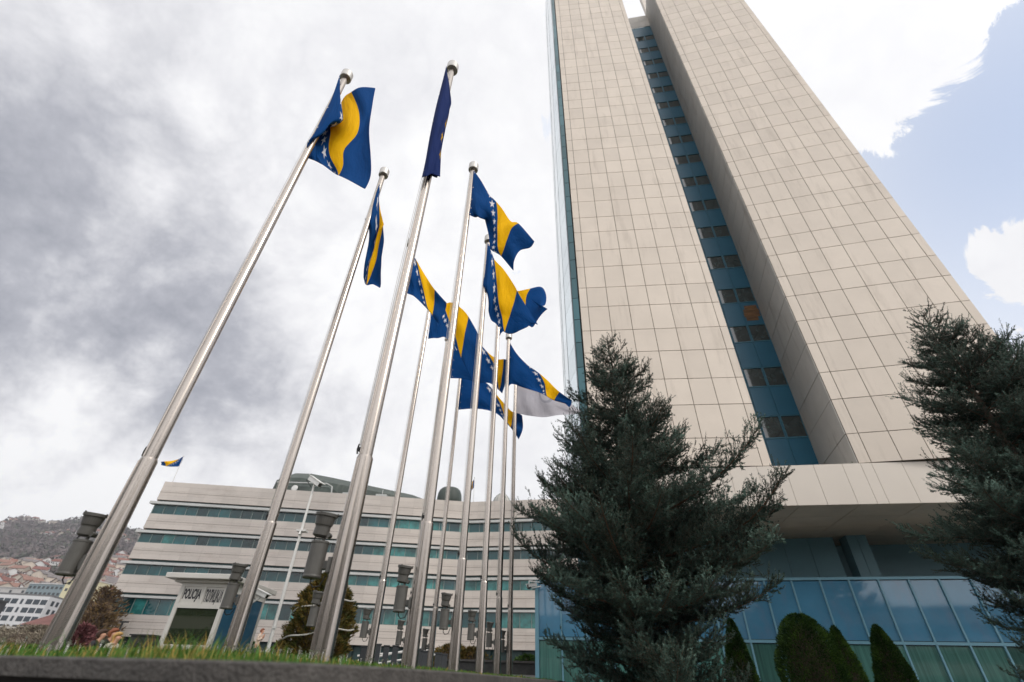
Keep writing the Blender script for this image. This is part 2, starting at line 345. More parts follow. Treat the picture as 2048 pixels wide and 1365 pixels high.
def grass():
    out_v = []; out_t = []
    def batch(n, x0, x1, y0, y1, h0, h1, wd, tone_p, clump=None):
        X = rng.uniform(x0, x1, n); Y = rng.uniform(y0, y1, n); D = path_dist(X, Y)
        if clump is not None:
            c = rng.integers(0, len(clump), n); X = clump[c, 0]+rng.normal(0, .07, n); Y = clump[c, 1]+rng.normal(0, .07, n); D = path_dist(X, Y)
        k = D > .30; X, Y, D = X[k], Y[k], D[k]; n = len(X); Z = lawn_z(X, Y, D)-.005
        h = rng.uniform(h0, h1, n)*(1+.45*np.sin(X*3.1+1)*np.sin(Y*2.3)); a = rng.uniform(0, 2*math.pi, n); w = wd*rng.uniform(.6, 1.3, n)
        lx, ly = np.cos(a), np.sin(a); bend = rng.uniform(.1, .75, n)*h; a2 = rng.uniform(0, 2*math.pi, n)
        bx, by = np.cos(a2)*bend, np.sin(a2)*bend
        B = np.stack([X, Y, Z], 1); w3 = np.stack([lx*w, ly*w, 0*w], 1)
        mid = B+np.stack([bx*.35, by*.35, h*.6], 1); tip = B+np.stack([bx, by, h*np.clip(1-.2*rng.random(n), .7, 1)], 1)
        V = np.stack([B-w3, B+w3, mid+w3*.8, mid-w3*.8, tip], 1).reshape(-1, 3)
        t = (rng.random(n) < tone_p)*rng.uniform(.4, 1, n); t = np.maximum(t, smooth(.55, .9, np.sin(X*5.3)*np.cos(Y*3.7)*.5+.5*rng.random(n))*.8)
        out_v.append(V); out_t.append(np.repeat(t, 5))
    batch(46000, -5.5, .6, 2.1, 4.6, .020, .048, .0022, .10)
    batch(26000, -6.5, 1.3, 4.6, 8.5, .03, .06, .004, .08)
    batch(16000, -7, 2.2, 8.5, 19, .035, .075, .007, .08)
    cl = np.array([(rng.uniform(-2.9, -1.1), rng.uniform(2.6, 3.6)) for _ in range(26)])
    batch(700, 0, 1, 0, 1, .06, .15, .0026, .25, cl)
    cl = np.array([(rng.uniform(-5, -.9), rng.uniform(3.0, 4.4)) for _ in range(40)])
    batch(700, 0, 1, 0, 1, .05, .10, .0026, .2, cl)
    V = np.concatenate(out_v); T = np.concatenate(out_t); n = len(V)//5; o = np.arange(n)*5
    F = np.concatenate([np.stack([o, o+1, o+2], 1), np.stack([o, o+2, o+3], 1), np.stack([o+3, o+2, o+4], 1)])
    tag(fast_obj('grass', V, F, M['grass'], attr=T), 'short green and straw coloured grass growing on the raised lawn', 'grass', kind='stuff')
grass()
# small white daisies: too many to count, in tufts among the grass
def daisies():
    mb = MB()
    for _ in range(150):
        x = random.uniform(-4.8, -.9); y = random.uniform(2.9, 6.5); D0 = float(path_dist(np.array([x]), np.array([y]))[0])
        if D0 < .4: continue
        z = float(lawn_z(np.array([x]), np.array([y]), np.array([D0]))[0])+random.uniform(.05, .085)
        mb.tube([(x, y, z-.07), (x, y, z)], .0012, 4); 
        n = 8; r = random.uniform(.009, .014); tx, ty = random.uniform(-.5, .5), random.uniform(-.8, .1)
        vs = [(x, y, z)]+[(x+r*math.cos(6.283*k/n), y+r*math.sin(6.283*k/n), z+.004+tx*r*math.cos(6.283*k/n)+ty*r*math.sin(6.283*k/n)) for k in range(n)]
        mb.add(vs, [(0, 1+k, 1+(k+1) % n) for k in range(n)])
    tag(mb.build('daisies', M['white']), 'tiny white daisies scattered through the lawn grass', 'flowers', kind='stuff')
daisies()

# ------------------------------------------------------------------ tower
w = 1.2
PA, PBh = 1.506398616940204*w, 1.2917540244476429*w
YT, YR = -0.10546935798814189, -0.15935739146275055
V0 = np.array([4.4997, 20.9375]); UL = np.array([math.cos(YT), math.sin(YT)]); UR = np.array([math.cos(YT+YR), math.sin(YT+YR)])
W0 = np.array([16.1314, 19.3904]); Z0 = 17.916394357704565*w
def rz(n): return Z0-(n//2)*(PA+PBh)-(PA if n % 2 else 0)
def panels(mb, O, U, us, zs, th=.03, gap=.013, mi=0, side=1, off=.0):
    """rows of flat cladding panels on a vertical plane; side=+1 faces (U.y,-U.x)"""
    n = np.array([U[1], -U[0]])*side
    for i in range(len(us)-1):
        for j in range(len(zs)-1):
            a, b_ = us[i]+gap, us[i+1]-gap; z0, z1 = zs[j]+gap, zs[j+1]-gap
            if b_-a < .02 or z1-z0 < .02: continue
            jt = random.uniform(-.003, .003)+off
            A = O+U*a; B = O+U*b_; A2 = A+n*(th+jt); B2 = B+n*(th+jt)
            vs = [(*A, z0), (*B, z0), (*B, z1), (*A, z1), (*A2, z0), (*B2, z0), (*B2, z1), (*A2, z1)]
            fs = [(4, 5, 6, 7), (0, 4, 7, 3), (5, 1, 2, 6), (0, 1, 5, 4), (3, 7, 6, 2)]
            if side < 0: fs = [tuple(reversed(f)) for f in fs]
            mb.add(vs, fs, mi)
    return mb
def slab(mb, O, U, u0, u1, z0, z1, d0, d1, mi=0, side=1):
    """box on the plane from depth d0 to d1 along the outward normal"""
    n = np.array([U[1], -U[0]])*side; A = O+U*u0; B = O+U*u1
    poly = [A+n*d0, B+n*d0, B+n*d1, A+n*d1]
    return mb.prism([tuple(q) for q in poly], z0, z1, mi)
ZF = 8.2      # where the wings meet the fascia
ZTOP = 80.0
tower = thing('office_tower', (14, 26, -.85), 'tall tower with two beige panelled wings and a blue window slot between them', 'tower')
rows = sorted([rz(n) for n in range(7, -37, -1)]); rows = [ZF]+[z for z in rows if z < ZTOP]+[ZTOP]
uL = [-.396*w]+[i*w for i in range(7)]+[6.347*w]; uR = [-.416*w]+[i*w for i in range(7)]+[6.361*w]
mb = MB(); panels(mb, V0, UL, uL, rows, gap=.017); mb.build('left_wing_cladding', M['panel'], tower)['label'] = 'left beige panelled wing of the tower'
mb = MB(); panels(mb, W0, UR, uR, rows, gap=.017); mb.build('right_wing_cladding', M['panel'], tower)['label'] = 'right beige panelled wing of the tower'
Lp, GR, RO, RE = V0+UL*uL[0], V0+UL*uL[-1], W0+UR*uR[0], W0+UR*uR[-1]
GB = np.array([16.80, 23.655]); gbU = np.array([math.cos(R_(-10.3)), math.sin(R_(-10.3))])
ZB = 72.8
mb = MB(); e = 1e-3
mb.prism([tuple(Lp), tuple(GR), (12.45, 23.4), (12.5, 24.42), (12.9, 32), (5.2, 33), (4.15, 22.2)], ZF, ZB)
mb.prism([tuple(RO+np.array([.03, 0])), tuple(RE), (25.5, 32), (17.3, 32), tuple(GB+np.array([.03, 0]))], ZF, ZB)
slab(mb, V0, UL, uL[0], uL[-1], ZB, ZTOP-.03, -.4, 0); slab(mb, W0, UR, uR[0]+.03, uR[-1], ZB, ZTOP-.03, -.4, 0)
mb.build('core', M['joint'], tower)
# side wall of the slot
US = (GB-RO); LS = np.linalg.norm(US); US /= LS
mb = MB(); panels(mb, RO, US, [0, LS/2, LS] if False else [0, LS], [ZF]+[z for z in rows if ZF < z < ZB]+[ZB], side=-1, off=.0, gap=.018)
o = mb.build('slot_side_cladding', M['panel_side'], tower)
# blue back wall with windows
mb = MB(); BX = -4.6
bw = [(k*1.17-4.68) for k in range(5)]
fl0 = 11.38
wins = []
zcur = ZF
mbf = MB()
for k in range(0, 18):
    zb, zt = fl0+k*3.358, fl0+k*3.358+1.42
    mb = MB(); panels(mb, GB, gbU, bw, [zcur, zb], th=.04, gap=.02); zcur = zt; mb.build('spandrel', M['bluepanel'], tower)
    if zt > 68: break
mb = MB(); panels(mb, GB, gbU, bw, [zcur, 69.3], th=.04, gap=.02)
mb.build('spandrel', M['bluepanel'], tower)
mb = MB(); slab(mb, GB, gbU, bw[0], 0, ZF, 69.3, -.6, -.02); mb.build('slot_backing', M['blueframe'], tower)
mb = MB(); panels(mb, GB, gbU, bw, [69.3, 71, ZB], th=.06, gap=.015); mb.build('slot_parapet', M['panel_side'], tower)
for k in range(0, 18):
    zb = fl0+k*3.358; zt = zb+1.42
    if zt > 68.5: break
    for i in (2, 3):
        a, b_ = bw[i]+.02, bw[i+1]-.03; fm = MB()
        slab(fm, GB, gbU, a, a+.05, zb, zt, -.02, .05); slab(fm, GB, gbU, b_-.035, b_, zb, zt, -.02, .05)
        slab(fm, GB, gbU, a+.05, b_-.035, zb, zb+.07, -.02, .06); slab(fm, GB, gbU, a+.05, b_-.035, zt-.05, zt, -.02, .05)
        fr = fm.build('window', M['blueframe'], tower)
        g = MB(); slab(g, GB, gbU, a+.05, b_-.035, zb+.07, zt-.05, -.018, -.005); g.build('pane', M['darkglass'], fr)
# boarded panel, orange-brown, below one right-hand window
g = MB(); bz = 18.02
for q_ in range(4):
    slab(g, GB, gbU, bw[3]+(.12, .05, .09, .22)[q_], bw[4]-(.30, .12, .09, .16)[q_], 19.85+q_*.33, 20.165+q_*.33, .042, .050+.004*(q_ % 2))
M['board'] = P('board', (.15, .075, .028), .8, namt=.7, nscale=1.5, stretch=(.8, .8, 6), bump=.3, bscale=6)
g.build('boarded_panel', M['board'], tower)
# rear slab glimpsed through the slot
mb = MB(); q = aty(1288.5, 14, 31)
mb.box(q[0], q[0]+3, 31, 31.6, ZB-1, 108); mb.build('rear_slab', M['fascia'], tower)
# west side: teal return strip and faceted mirror glass
cur = [(3.99, 21.04), (3.66, 21.12)]
mb = MB(); A = np.array([3.62, 21.14]); U1 = (np.array(cur[0])-A); LU = np.linalg.norm(U1); U1 /= LU
fz = [ZF-1]; z = ZF-1
while z < ZTOP: z += 3.358/2; fz.append(z)
panels(mb, A, U1, [0, LU], fz, th=.02, gap=.02); mb.build('side_return', M['teal'], tower)
gl = [(3.60, 21.2), (3.42, 22.9), (3.42, 24.6), (3.56, 26.3), (3.86, 28.2), (4.18, 30.4)]
mb = MB(); fm = MB()
for i in range(len(gl)-1):
    a, b_ = np.array(gl[i]), np.array(gl[i+1]); u = b_-a; l = np.linalg.norm(u); u /= l
    panels(mb, a, u, [0, l], fz, th=.02, gap=.012, side=-1)
    fm.tube([(*a, ZF-1), (*a, ZTOP)], .035, 6)
mb.build('side_curtain_wall', M['sideglass'], tower); fm.build('side_fins', M['fin'], tower)
# fascia band under the wings
UF1 = (GR-np.array([10.44, 20.309]));
fU = (RO-GR)/np.linalg.norm(RO-GR); fpts = [GR-fU*8.2, GR, RO, RO+fU*9.6]
def off(p, d): n = np.array([UL[1], -UL[0]]); return p+n*d
ZFB = 6.39
mb = MB(); 
arc = 0
for i in range(3):
    a, b_ = off(fpts[i], .06), off(fpts[i+1], .06); u = b_-a; l = np.linalg.norm(u); u /= l
    us = [0]+[q_-arc for q_ in (.28+k*w for k in range(30)) if .03 < q_-arc < l-.03]+[l]; arc += l
    panels(mb, a, u, us, [ZFB, ZF-.02], th=.04, gap=.008)
mb.build('fascia', M['fascia'], tower)
mb = MB(); poly = [tuple(off(q, .055)) for q in fpts]+[(28.5, 26.5), (27, 33), (5.2, 34), (4.3, 28)]
mb.prism(poly, ZFB+.02, ZF-.05); mb.build('fascia_core', M['panel_side'], tower)
# soffit: large panels running back
mb = MB(); sU = np.array([math.cos(R_(-10.5)), math.sin(R_(-10.5))]); sV = np.array([-sU[1], sU[0]]); O = np.array([3.2, 21.75])
for i in range(11):
    for j in range(5):
        a = O+sU*(i*2.4+.02)+sV*(j*1.7+.02-.18*0); b2 = a+sU*2.36; c2 = b2+sV*1.66; d2 = a+sV*1.66
        if j == 0: a = a-sV*1.0*0; 
        mb.prism([tuple(a), tuple(b2), tuple(c2), tuple(d2)], ZFB-.005, ZFB+.018)
mb.build('soffit', M['soffit'], tower)
# recessed blue storey and its columns
SB = np.array([13.37, 25.83]); sb = R_(-15); SU = np.array([math.cos(R_(-16)), math.sin(R_(-16))])
mb = MB(); panels(mb, SB, SU, [-9.6+1.2*k for k in range(12)], [3.9, ZFB], th=.03, gap=.018)
slab(mb, SB, SU, -9.6, 3.6, 3.9, ZFB, -.4, -.001)
mb.build('recessed_storey', M['bluepanel2'] if 'bluepanel2' in M else P('recessed_blue', (.11, .23, .27), .4, island=.05, namt=.08, nscale=.8), tower)
REC = bpy.data.materials['recessed_blue']
mb = MB(); q = SB+SU*3.6
mb.prism([tuple(q), tuple(q+np.array([0, 3])), tuple(q+SU*12+np.array([0, 3])), tuple(q+SU*12+np.array([0, 2.6])), tuple(q+np.array([.1, 2.0]))], 3.9, ZFB)
mb.build('recessed_storey', REC, tower)
for px0, px1 in ((1690, 1730), (1481, 1519)):
    a = atz(px0, 1071 if px0 > 1600 else 1080, ZFB); b2 = atz(px1, 1070 if px0 > 1600 else 1079, ZFB)
    mb = MB(); u = (b2-a)[:2]; l = np.linalg.norm(u); u /= l; O2 = a[:2]
    panels(mb, O2, u, [0, l/2, l], [3.9, ZFB-.006], th=.02, gap=.012); slab(mb, O2, u, .004, l-.004, 3.9, ZFB-.006, -.9, 0)
    mb.build('column', REC, tower)
# podium curtain wall
PO = np.array([13.24, 23.50]); pa = R_(-12.94); PU = np.array([math.cos(pa), math.sin(pa)])
c0 = np.linalg.norm(np.array([1.70, 26.15])-PO); ZP, ZM, ZG = 4.12, 1.68, -1.0
step = 1.19
j0 = -c0; us = [-k*step for k in range(9, 0, -1)]+[k*step for k in range(0, 13)]
us = [j0]+[u for u in us if u > j0+.4]
mb = MB(); panels(mb, PO, PU, us, [ZM+.05, ZP-.06], th=.012, gap=.03); sp = mb.build('podium_spandrel_glass', M['podblue'], tower)
mb = MB(); panels(mb, PO, PU, us, [ZG, ZM-.06], th=.012, gap=.03); mb.build('podium_lower_glass', M['podglass'], tower)
mb = MB()
for k, u in enumerate(us):
    big = k in (5, 9); slab(mb, PO, PU, u-.035-(.10 if big else 0), u+.035+(.10 if big else 0), ZG, ZM-.06, -.1, .085)
    slab(mb, PO, PU, u-.035, u+.035, ZM+.05, ZP-.06, -.1, .085)
slab(mb, PO, PU, us[0]-.1, us[-1], ZP-.06, ZP+.05, -.4, .10); slab(mb, PO, PU, us[0]-.1, us[-1], ZM-.06, ZM+.05, -.3, .09)
slab(mb, PO, PU, us[0]-.14, us[0]+.04, ZG, ZP-.061, -.3, .12)
mb.build('podium_frame', M['podframe'], tower)
mb = MB(); n2 = np.array([PU[1], -PU[0]]); a = PO+PU*us[0]; b2 = PO+PU*us[-1]
mb.prism([tuple(a-n2*.02), tuple(b2-n2*.02), tuple(b2-n2*10), tuple(a-n2*10)], ZG, ZP-.08); mb.build('podium_core', M['recess'], tower)

def leaf_cloud(name, pts_fn, n, size, mat, parent, tonefn):
    Pn, Nn = pts_fn(n)
    a = rng.normal(size=(n, 3)); a /= np.linalg.norm(a, axis=1)[:, None]
    a = a*.6+Nn*.9+np.array([0, 0, .55]); a /= np.linalg.norm(a, axis=1)[:, None]
    b = np.cross(a, rng.normal(size=(n, 3))); b /= np.linalg.norm(b, axis=1)[:, None]
    s = size*rng.uniform(.6, 1.5, n)[:, None]
    V = np.stack([Pn-b*s*.22, Pn+b*s*.22, Pn+a*s], 1).reshape(-1, 3)
    F = np.arange(n*3).reshape(-1, 3)
    return fast_obj(name, V, F, mat, parent, attr=np.repeat(tonefn(Pn, n), 3))
def conifer_bush(x, y, z0, z1, r, n, mat, name, label, cat, group=None, size=.08, shape='egg', tone=.35, seed=0, rag=.12):
    t = thing(name, (x, y, z0), label, cat, group); h = z1-z0
    g = np.random.default_rng(seed+5); ph = g.uniform(0, 6.28, 8); fr = g.uniform(2, 7, 8)
    def pts(n):
        u = rng.random(n); 
        if shape == 'egg': prof = np.sqrt(np.clip(1-(np.clip((u-.35)/.65, -.55, 1))**2, 0, 1))
        else: prof = np.clip((1-u)**.62*1.12, 0, 1)*smooth(-.05, .12, u)
        a = rng.uniform(0, 2*math.pi, n)
        lump = 1+rag*(np.sin(3*a+ph[0]+u*fr[0]*3)*.5+np.sin(7*a+ph[1]-u*fr[1]*4)*.35+np.sin(13*a+ph[2]+u*fr[2]*8)*.3+np.sin(u*40+ph[3]+2*a)*.25)
        d = np.where(rng.random(n) < .75, rng.uniform(.86, 1.03, n), rng.uniform(.4, .9, n))
        rr = r*prof*lump*d
        Pn = np.stack([x+rr*np.cos(a), y+rr*np.sin(a), z0+u*h*(1+.03*np.sin(5*a))], 1)
        return Pn, np.stack([np.cos(a), np.sin(a), 0*a], 1)
    def tf(Pn, n):
        v = np.sin(Pn[:, 0]*9+seed)*np.sin(Pn[:, 2]*7+seed*2)*np.sin(Pn[:, 1]*8)
        return np.clip(tone+.5*v+rng.normal(0, .22, n), 0, 1)
    leaf_cloud('foliage', pts, n, size, mat, t, tf)
    mb = MB(); mb.tube([(x, y, z0-.1), (x, y, z0+h*.6), (x, y, z1-.15)], [r*.1, r*.06, .01], 8)
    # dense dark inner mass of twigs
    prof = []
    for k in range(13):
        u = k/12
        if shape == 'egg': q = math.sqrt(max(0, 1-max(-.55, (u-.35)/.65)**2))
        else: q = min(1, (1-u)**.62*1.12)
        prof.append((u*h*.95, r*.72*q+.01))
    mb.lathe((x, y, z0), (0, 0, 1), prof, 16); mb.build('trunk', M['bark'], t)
    return t
p = aty(1595, 1233, 16); conifer_bush(p[0], 16, -.9, p[2], .92, 42000, M['thuja'], 'clipped_thuja', 'broad rounded dark green thuja before the podium glass, largest of the clipped ones', 'shrub', 'clipped thujas before the podium', seed=1, size=.055, rag=.07, tone=.25)
p = aty(1668, 1258, 15.6); conifer_bush(p[0], 15.6, -.9, p[2], .55, 16000, M['thuja'], 'clipped_thuja', 'thuja with a lighter green side and rusty patch, right behind the largest rounded one', 'shrub', 'clipped thujas before the podium', seed=2, size=.055, shape='cone', tone=.4, rag=.09)
p = aty(1461, 1243, 17); conifer_bush(p[0], 17, -.9, p[2], .55, 24000, M['thuja'], 'clipped_thuja', 'slim dark pointed thuja just right of the large cedar', 'shrub', 'clipped thujas before the podium', seed=3, size=.055, shape='cone', tone=.05, rag=.07)
p = aty(1752, 1256, 16); conifer_bush(p[0], 16, -.9, p[2], .66, 28000, M['thuja'], 'clipped_thuja', 'dark conical thuja standing right of the two joined thujas', 'shrub', 'clipped thujas before the podium', seed=4, size=.055, shape='cone', tone=.1, rag=.07)
p = aty(662, 1150, 20)
bs = conifer_bush(p[0]+.05, 20, -.55, p[2], 1.12, 30000, M['brownthuja'], 'bound_thuja', 'browning thuja bound with pale rope, behind the thick flagpoles', 'shrub', seed=9, size=.11, tone=.42, rag=.2)
mb = MB(); cx0, cy0 = p[0]+.05, 20
for zc, rr, tl in ((2.05, 1.04, .25), (1.15, 1.17, .22), (.15, 1.20, -.1)):
    mb.tube([(cx0+rr*math.cos(a)*1.03, cy0+rr*math.sin(a)*1.03, zc+tl*math.cos(a)+.04*math.sin(5*a)) for a in np.linspace(0, 2*math.pi, 40)], .028, 6)
mb.build('rope', M['cord'], bs)
# tuft growing on the ledge of the slot
p = atz(1703, 919, ZF); conifer_bush(16.15, 19.9, ZF-.03, ZF+.42, .30, 900, M['thuja'], 'ledge_plant', 'small green weed growing on the tower ledge at the slot corner', 'plant', seed=6, size=.10, rag=.4, tone=.6)

# ------------------------------------------------------------------ cedars
def cedar(name, label, leaders, zbase, group=None, seed=1, dens=1.0, shrink=.42):
    g = np.random.default_rng(seed)
    t = thing(name, (leaders[0][0], leaders[0][1], zbase), label, 'conifer', group)
    segs = []     # twig segments: start, end, radius
    tb = MB(); nb_v = []; tone = []
    twigs = []    # needle-bearing polylines
    for (lx, ly, zt, zb, slope, rmax, dz) in leaders:
        tb.tube([(lx+.1*math.sin(k*.9), ly+.08*math.cos(k*.7), zb+(zt-zb)*k/10) for k in range(11)], [max(.014, .19*(1-k/10)**.9*(zt-zb)/10) for k in range(11)], 8)
        z = zt-.12; 
        while z > zb+.25:
            q = zt-z; R = min(rmax, .10+slope*q)*g.uniform(.72, 1.08)*(1-shrink*float(1-smooth(-.4, 2.6, z)))
            nb = 3 if q < 1 else (4 if q < 3 else (5 if q < 5 else 6))
            a0 = g.uniform(0, 6.28)
            for k in range(nb):
                a = a0+6.283*k/nb+g.normal(0, .3); L = R*g.uniform(.66, 1.08)*(1+.10*math.cos(a+.4)); btone = g.random()
                rise = .75 if q < 1.0 else (.42 if q < 3 else .20); droop = .0 if q < 1 else g.uniform(.04, .26); lift = g.uniform(.10, .38)
                n = max(4, int(L/.16)); pts = []
                side = g.normal(0, .12)
                for i in range(n+1):
                    s = i/n; rr = L*s*(1-.06*s)
                    aa = a+side*s
                    pts.append((lx+rr*math.cos(aa), ly+rr*math.sin(aa), z+L*(rise*s-droop*1.6*s*s+.8*droop*s**4+lift*s**3*.7)))
                pts = np.array(pts); tb.tube(pts, [max(.006, .028*(L/3+.25)*(1-.85*i/n)) for i in range(n+1)], 5, 1, cap=False)
                # side branches in flat sprays
                step_ = .12/dens; step_ = .062/dens; m_ = int(L*.92/step_)
                for j in range(m_+1):
                    s = (.12+.88*j/max(1, m_)); ii = min(int(s*n), n-1); fr = s*n-ii; pb = pts[ii]*(1-fr)+pts[ii+1]*fr
                    td = pts[ii+1]-pts[ii]; td /= np.linalg.norm(td); sd_ = np.cross(td, (0, 0, 1)); sd_ /= np.linalg.norm(sd_)+1e-9
                    sgn = 1 if j % 2 else -1
                    for rep in range(1 if q < 1 else 2):
                        ll = (.16+.30*L*(1-s)**.8*.55+.10)*g.uniform(.55, 1.35); ll = min(ll, .75)
                        dirv = td*g.uniform(.45, .9)+sd_*sgn*g.uniform(.5, 1)+np.array([0, 0, g.normal(.02, .30)]); dirv /= np.linalg.norm(dirv); sgn = -sgn
                        c = g.normal(.50, .30)
                        k_ = 3; tw = [pb+dirv*ll*u+np.array([0, 0, 1])*ll*c*u*u for u in (0, .35, .7, 1)]
                        twigs.append((np.array(tw), (.15+.85*btone)*(.12+.88*s**1.3)*g.uniform(.55, 1.2)))  # inner sprays darkened in colour as self-shade, tips paler as new growth
                        if ll > .32:
                            for _ in range(int(ll/.10)):
                                u = g.uniform(.2, .95); b0 = pb+dirv*ll*u+np.array([0, 0, 1])*ll*c*u*u
                                d2 = dirv*.7+np.cross(dirv, (0, 0, 1))*g.choice([-1, 1])*g.uniform(.4, 1)+np.array([0, 0, g.normal(.15, .35)]); d2 /= np.linalg.norm(d2)
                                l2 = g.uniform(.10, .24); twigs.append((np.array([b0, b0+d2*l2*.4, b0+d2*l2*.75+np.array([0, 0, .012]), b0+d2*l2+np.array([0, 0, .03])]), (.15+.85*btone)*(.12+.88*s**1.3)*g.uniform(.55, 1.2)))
                # leading shoot
                td = pts[-1]-pts[-2]; td /= np.linalg.norm(td); e_ = pts[-1]
                twigs.append((np.array([pts[-2], e_, e_+td*.1+np.array([0, 0, .02]), e_+td*.22+np.array([0, 0, .07])]), g.random()))
            z -= dz*g.uniform(.7, 1.3)*(1 if q < 2 else 1.2)
        twigs.append((np.array([(lx, ly, zt-.5), (lx, ly, zt-.3), (lx+.01, ly, zt-.1), (lx, ly, zt+.1)]), .5))
    # needles along each twig: slim triangles pointing out and forwards
    T = np.array([q[0] for q in twigs]); tn = np.array([q[1] for q in twigs]); nT = len(T)
    Lt = np.linalg.norm(T[:, 1:]-T[:, :-1], axis=2).sum(1)
    per = np.maximum(12, (Lt/.0085).astype(int)); idx = np.repeat(np.arange(nT), per); n = len(idx)
    s = g.random(n)*3; i0 = np.minimum(s.astype(int), 2); fr = (s-i0)[:, None]
    A = T[idx, i0]; B = T[idx, i0+1]; Pn = A*(1-fr)+B*fr; td = B-A; td /= np.linalg.norm(td, axis=1)[:, None]+1e-9
    rv = g.normal(size=(n, 3)); rv -= td*(rv*td).sum(1)[:, None]; rv /= np.linalg.norm(rv, axis=1)[:, None]
    nd = td*g.uniform(.35, 1.0, n)[:, None]+rv; nd /= np.linalg.norm(nd, axis=1)[:, None]
    wv = np.cross(nd, rv+td*.3); wv /= np.linalg.norm(wv, axis=1)[:, None]+1e-9
    ln = g.uniform(.032, .060, n)[:, None]; wd = .0090
    V = np.stack([Pn-wv*wd, Pn+wv*wd, Pn+nd*ln], 1).reshape(-1, 3); F = np.arange(n*3).reshape(-1, 3)
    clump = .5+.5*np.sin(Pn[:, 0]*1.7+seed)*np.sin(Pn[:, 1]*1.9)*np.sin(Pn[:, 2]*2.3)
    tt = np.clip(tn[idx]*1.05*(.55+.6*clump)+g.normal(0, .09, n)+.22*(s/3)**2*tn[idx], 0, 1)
    print(name, 'twigs', nT, 'needles', n)
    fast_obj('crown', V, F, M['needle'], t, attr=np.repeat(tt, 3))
    # twig wood
    w4 = np.zeros((nT, 4, 3, 3)); rad = np.array([.004, .0035, .003, .001])
    for i in range(4):
        for k, (cx, cz) in enumerate(((1, 0), (-.5, .87), (-.5, -.87))):
            w4[:, i, k] = T[:, i]+rad[i]*np.array([cx, cz*.6, cz])
    V2 = w4.reshape(-1, 3); o = (np.arange(nT)*12)[:, None]
    base = []
    for i in range(3):
        for k in range(3): base.append((i*3+k, i*3+(k+1) % 3, (i+1)*3+(k+1) % 3, (i+1)*3+k))
    F2 = (o[:, :, None]+np.array(base)[None]).reshape(-1, 4)
    fast_obj('twigs', V2, F2, M['twig'], t)
    tb.build('trunk', [M['bark'], M['twig']], t, smooth=True)
    return t
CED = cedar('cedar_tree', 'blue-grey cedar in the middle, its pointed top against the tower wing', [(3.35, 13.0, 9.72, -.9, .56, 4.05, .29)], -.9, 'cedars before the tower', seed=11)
for lx_, ly_, rz_, lab_ in ((-17, -5, 40, 'cedar behind the viewer, seen only as a reflection in the booth window'), (13, -9, 130, 'cedar behind the viewer at the right, seen only in the podium glass'), (5, -11, 250, 'cedar directly behind the viewer, seen only in reflections')):
    o = copy_tree(CED); o.location = (lx_, ly_, -.9); o.rotation_euler.z = R_(rz_); o['label'] = lab_; o['group'] = 'cedars behind the viewer'
ca = [aty(1845, 628, 11), aty(1922, 655, 11.4), aty(1992, 682, 11.2), aty(2075, 690, 11.6)]
cedar('cedar_tree', 'blue-grey cedar with several tops, cut off by the right picture edge', [(ca[0][0], 11, ca[0][2], -.9, .50, 3.3, .27), (ca[1][0], 11.4, ca[1][2], 4.5, .42, 1.6, .3), (ca[2][0], 11.2, ca[2][2], -.9, .45, 3.4, .34), (ca[3][0], 11.6, ca[3][2], 3.5, .45, 2.2, .36)], -.9, 'cedars before the tower', seed=23, shrink=.05)
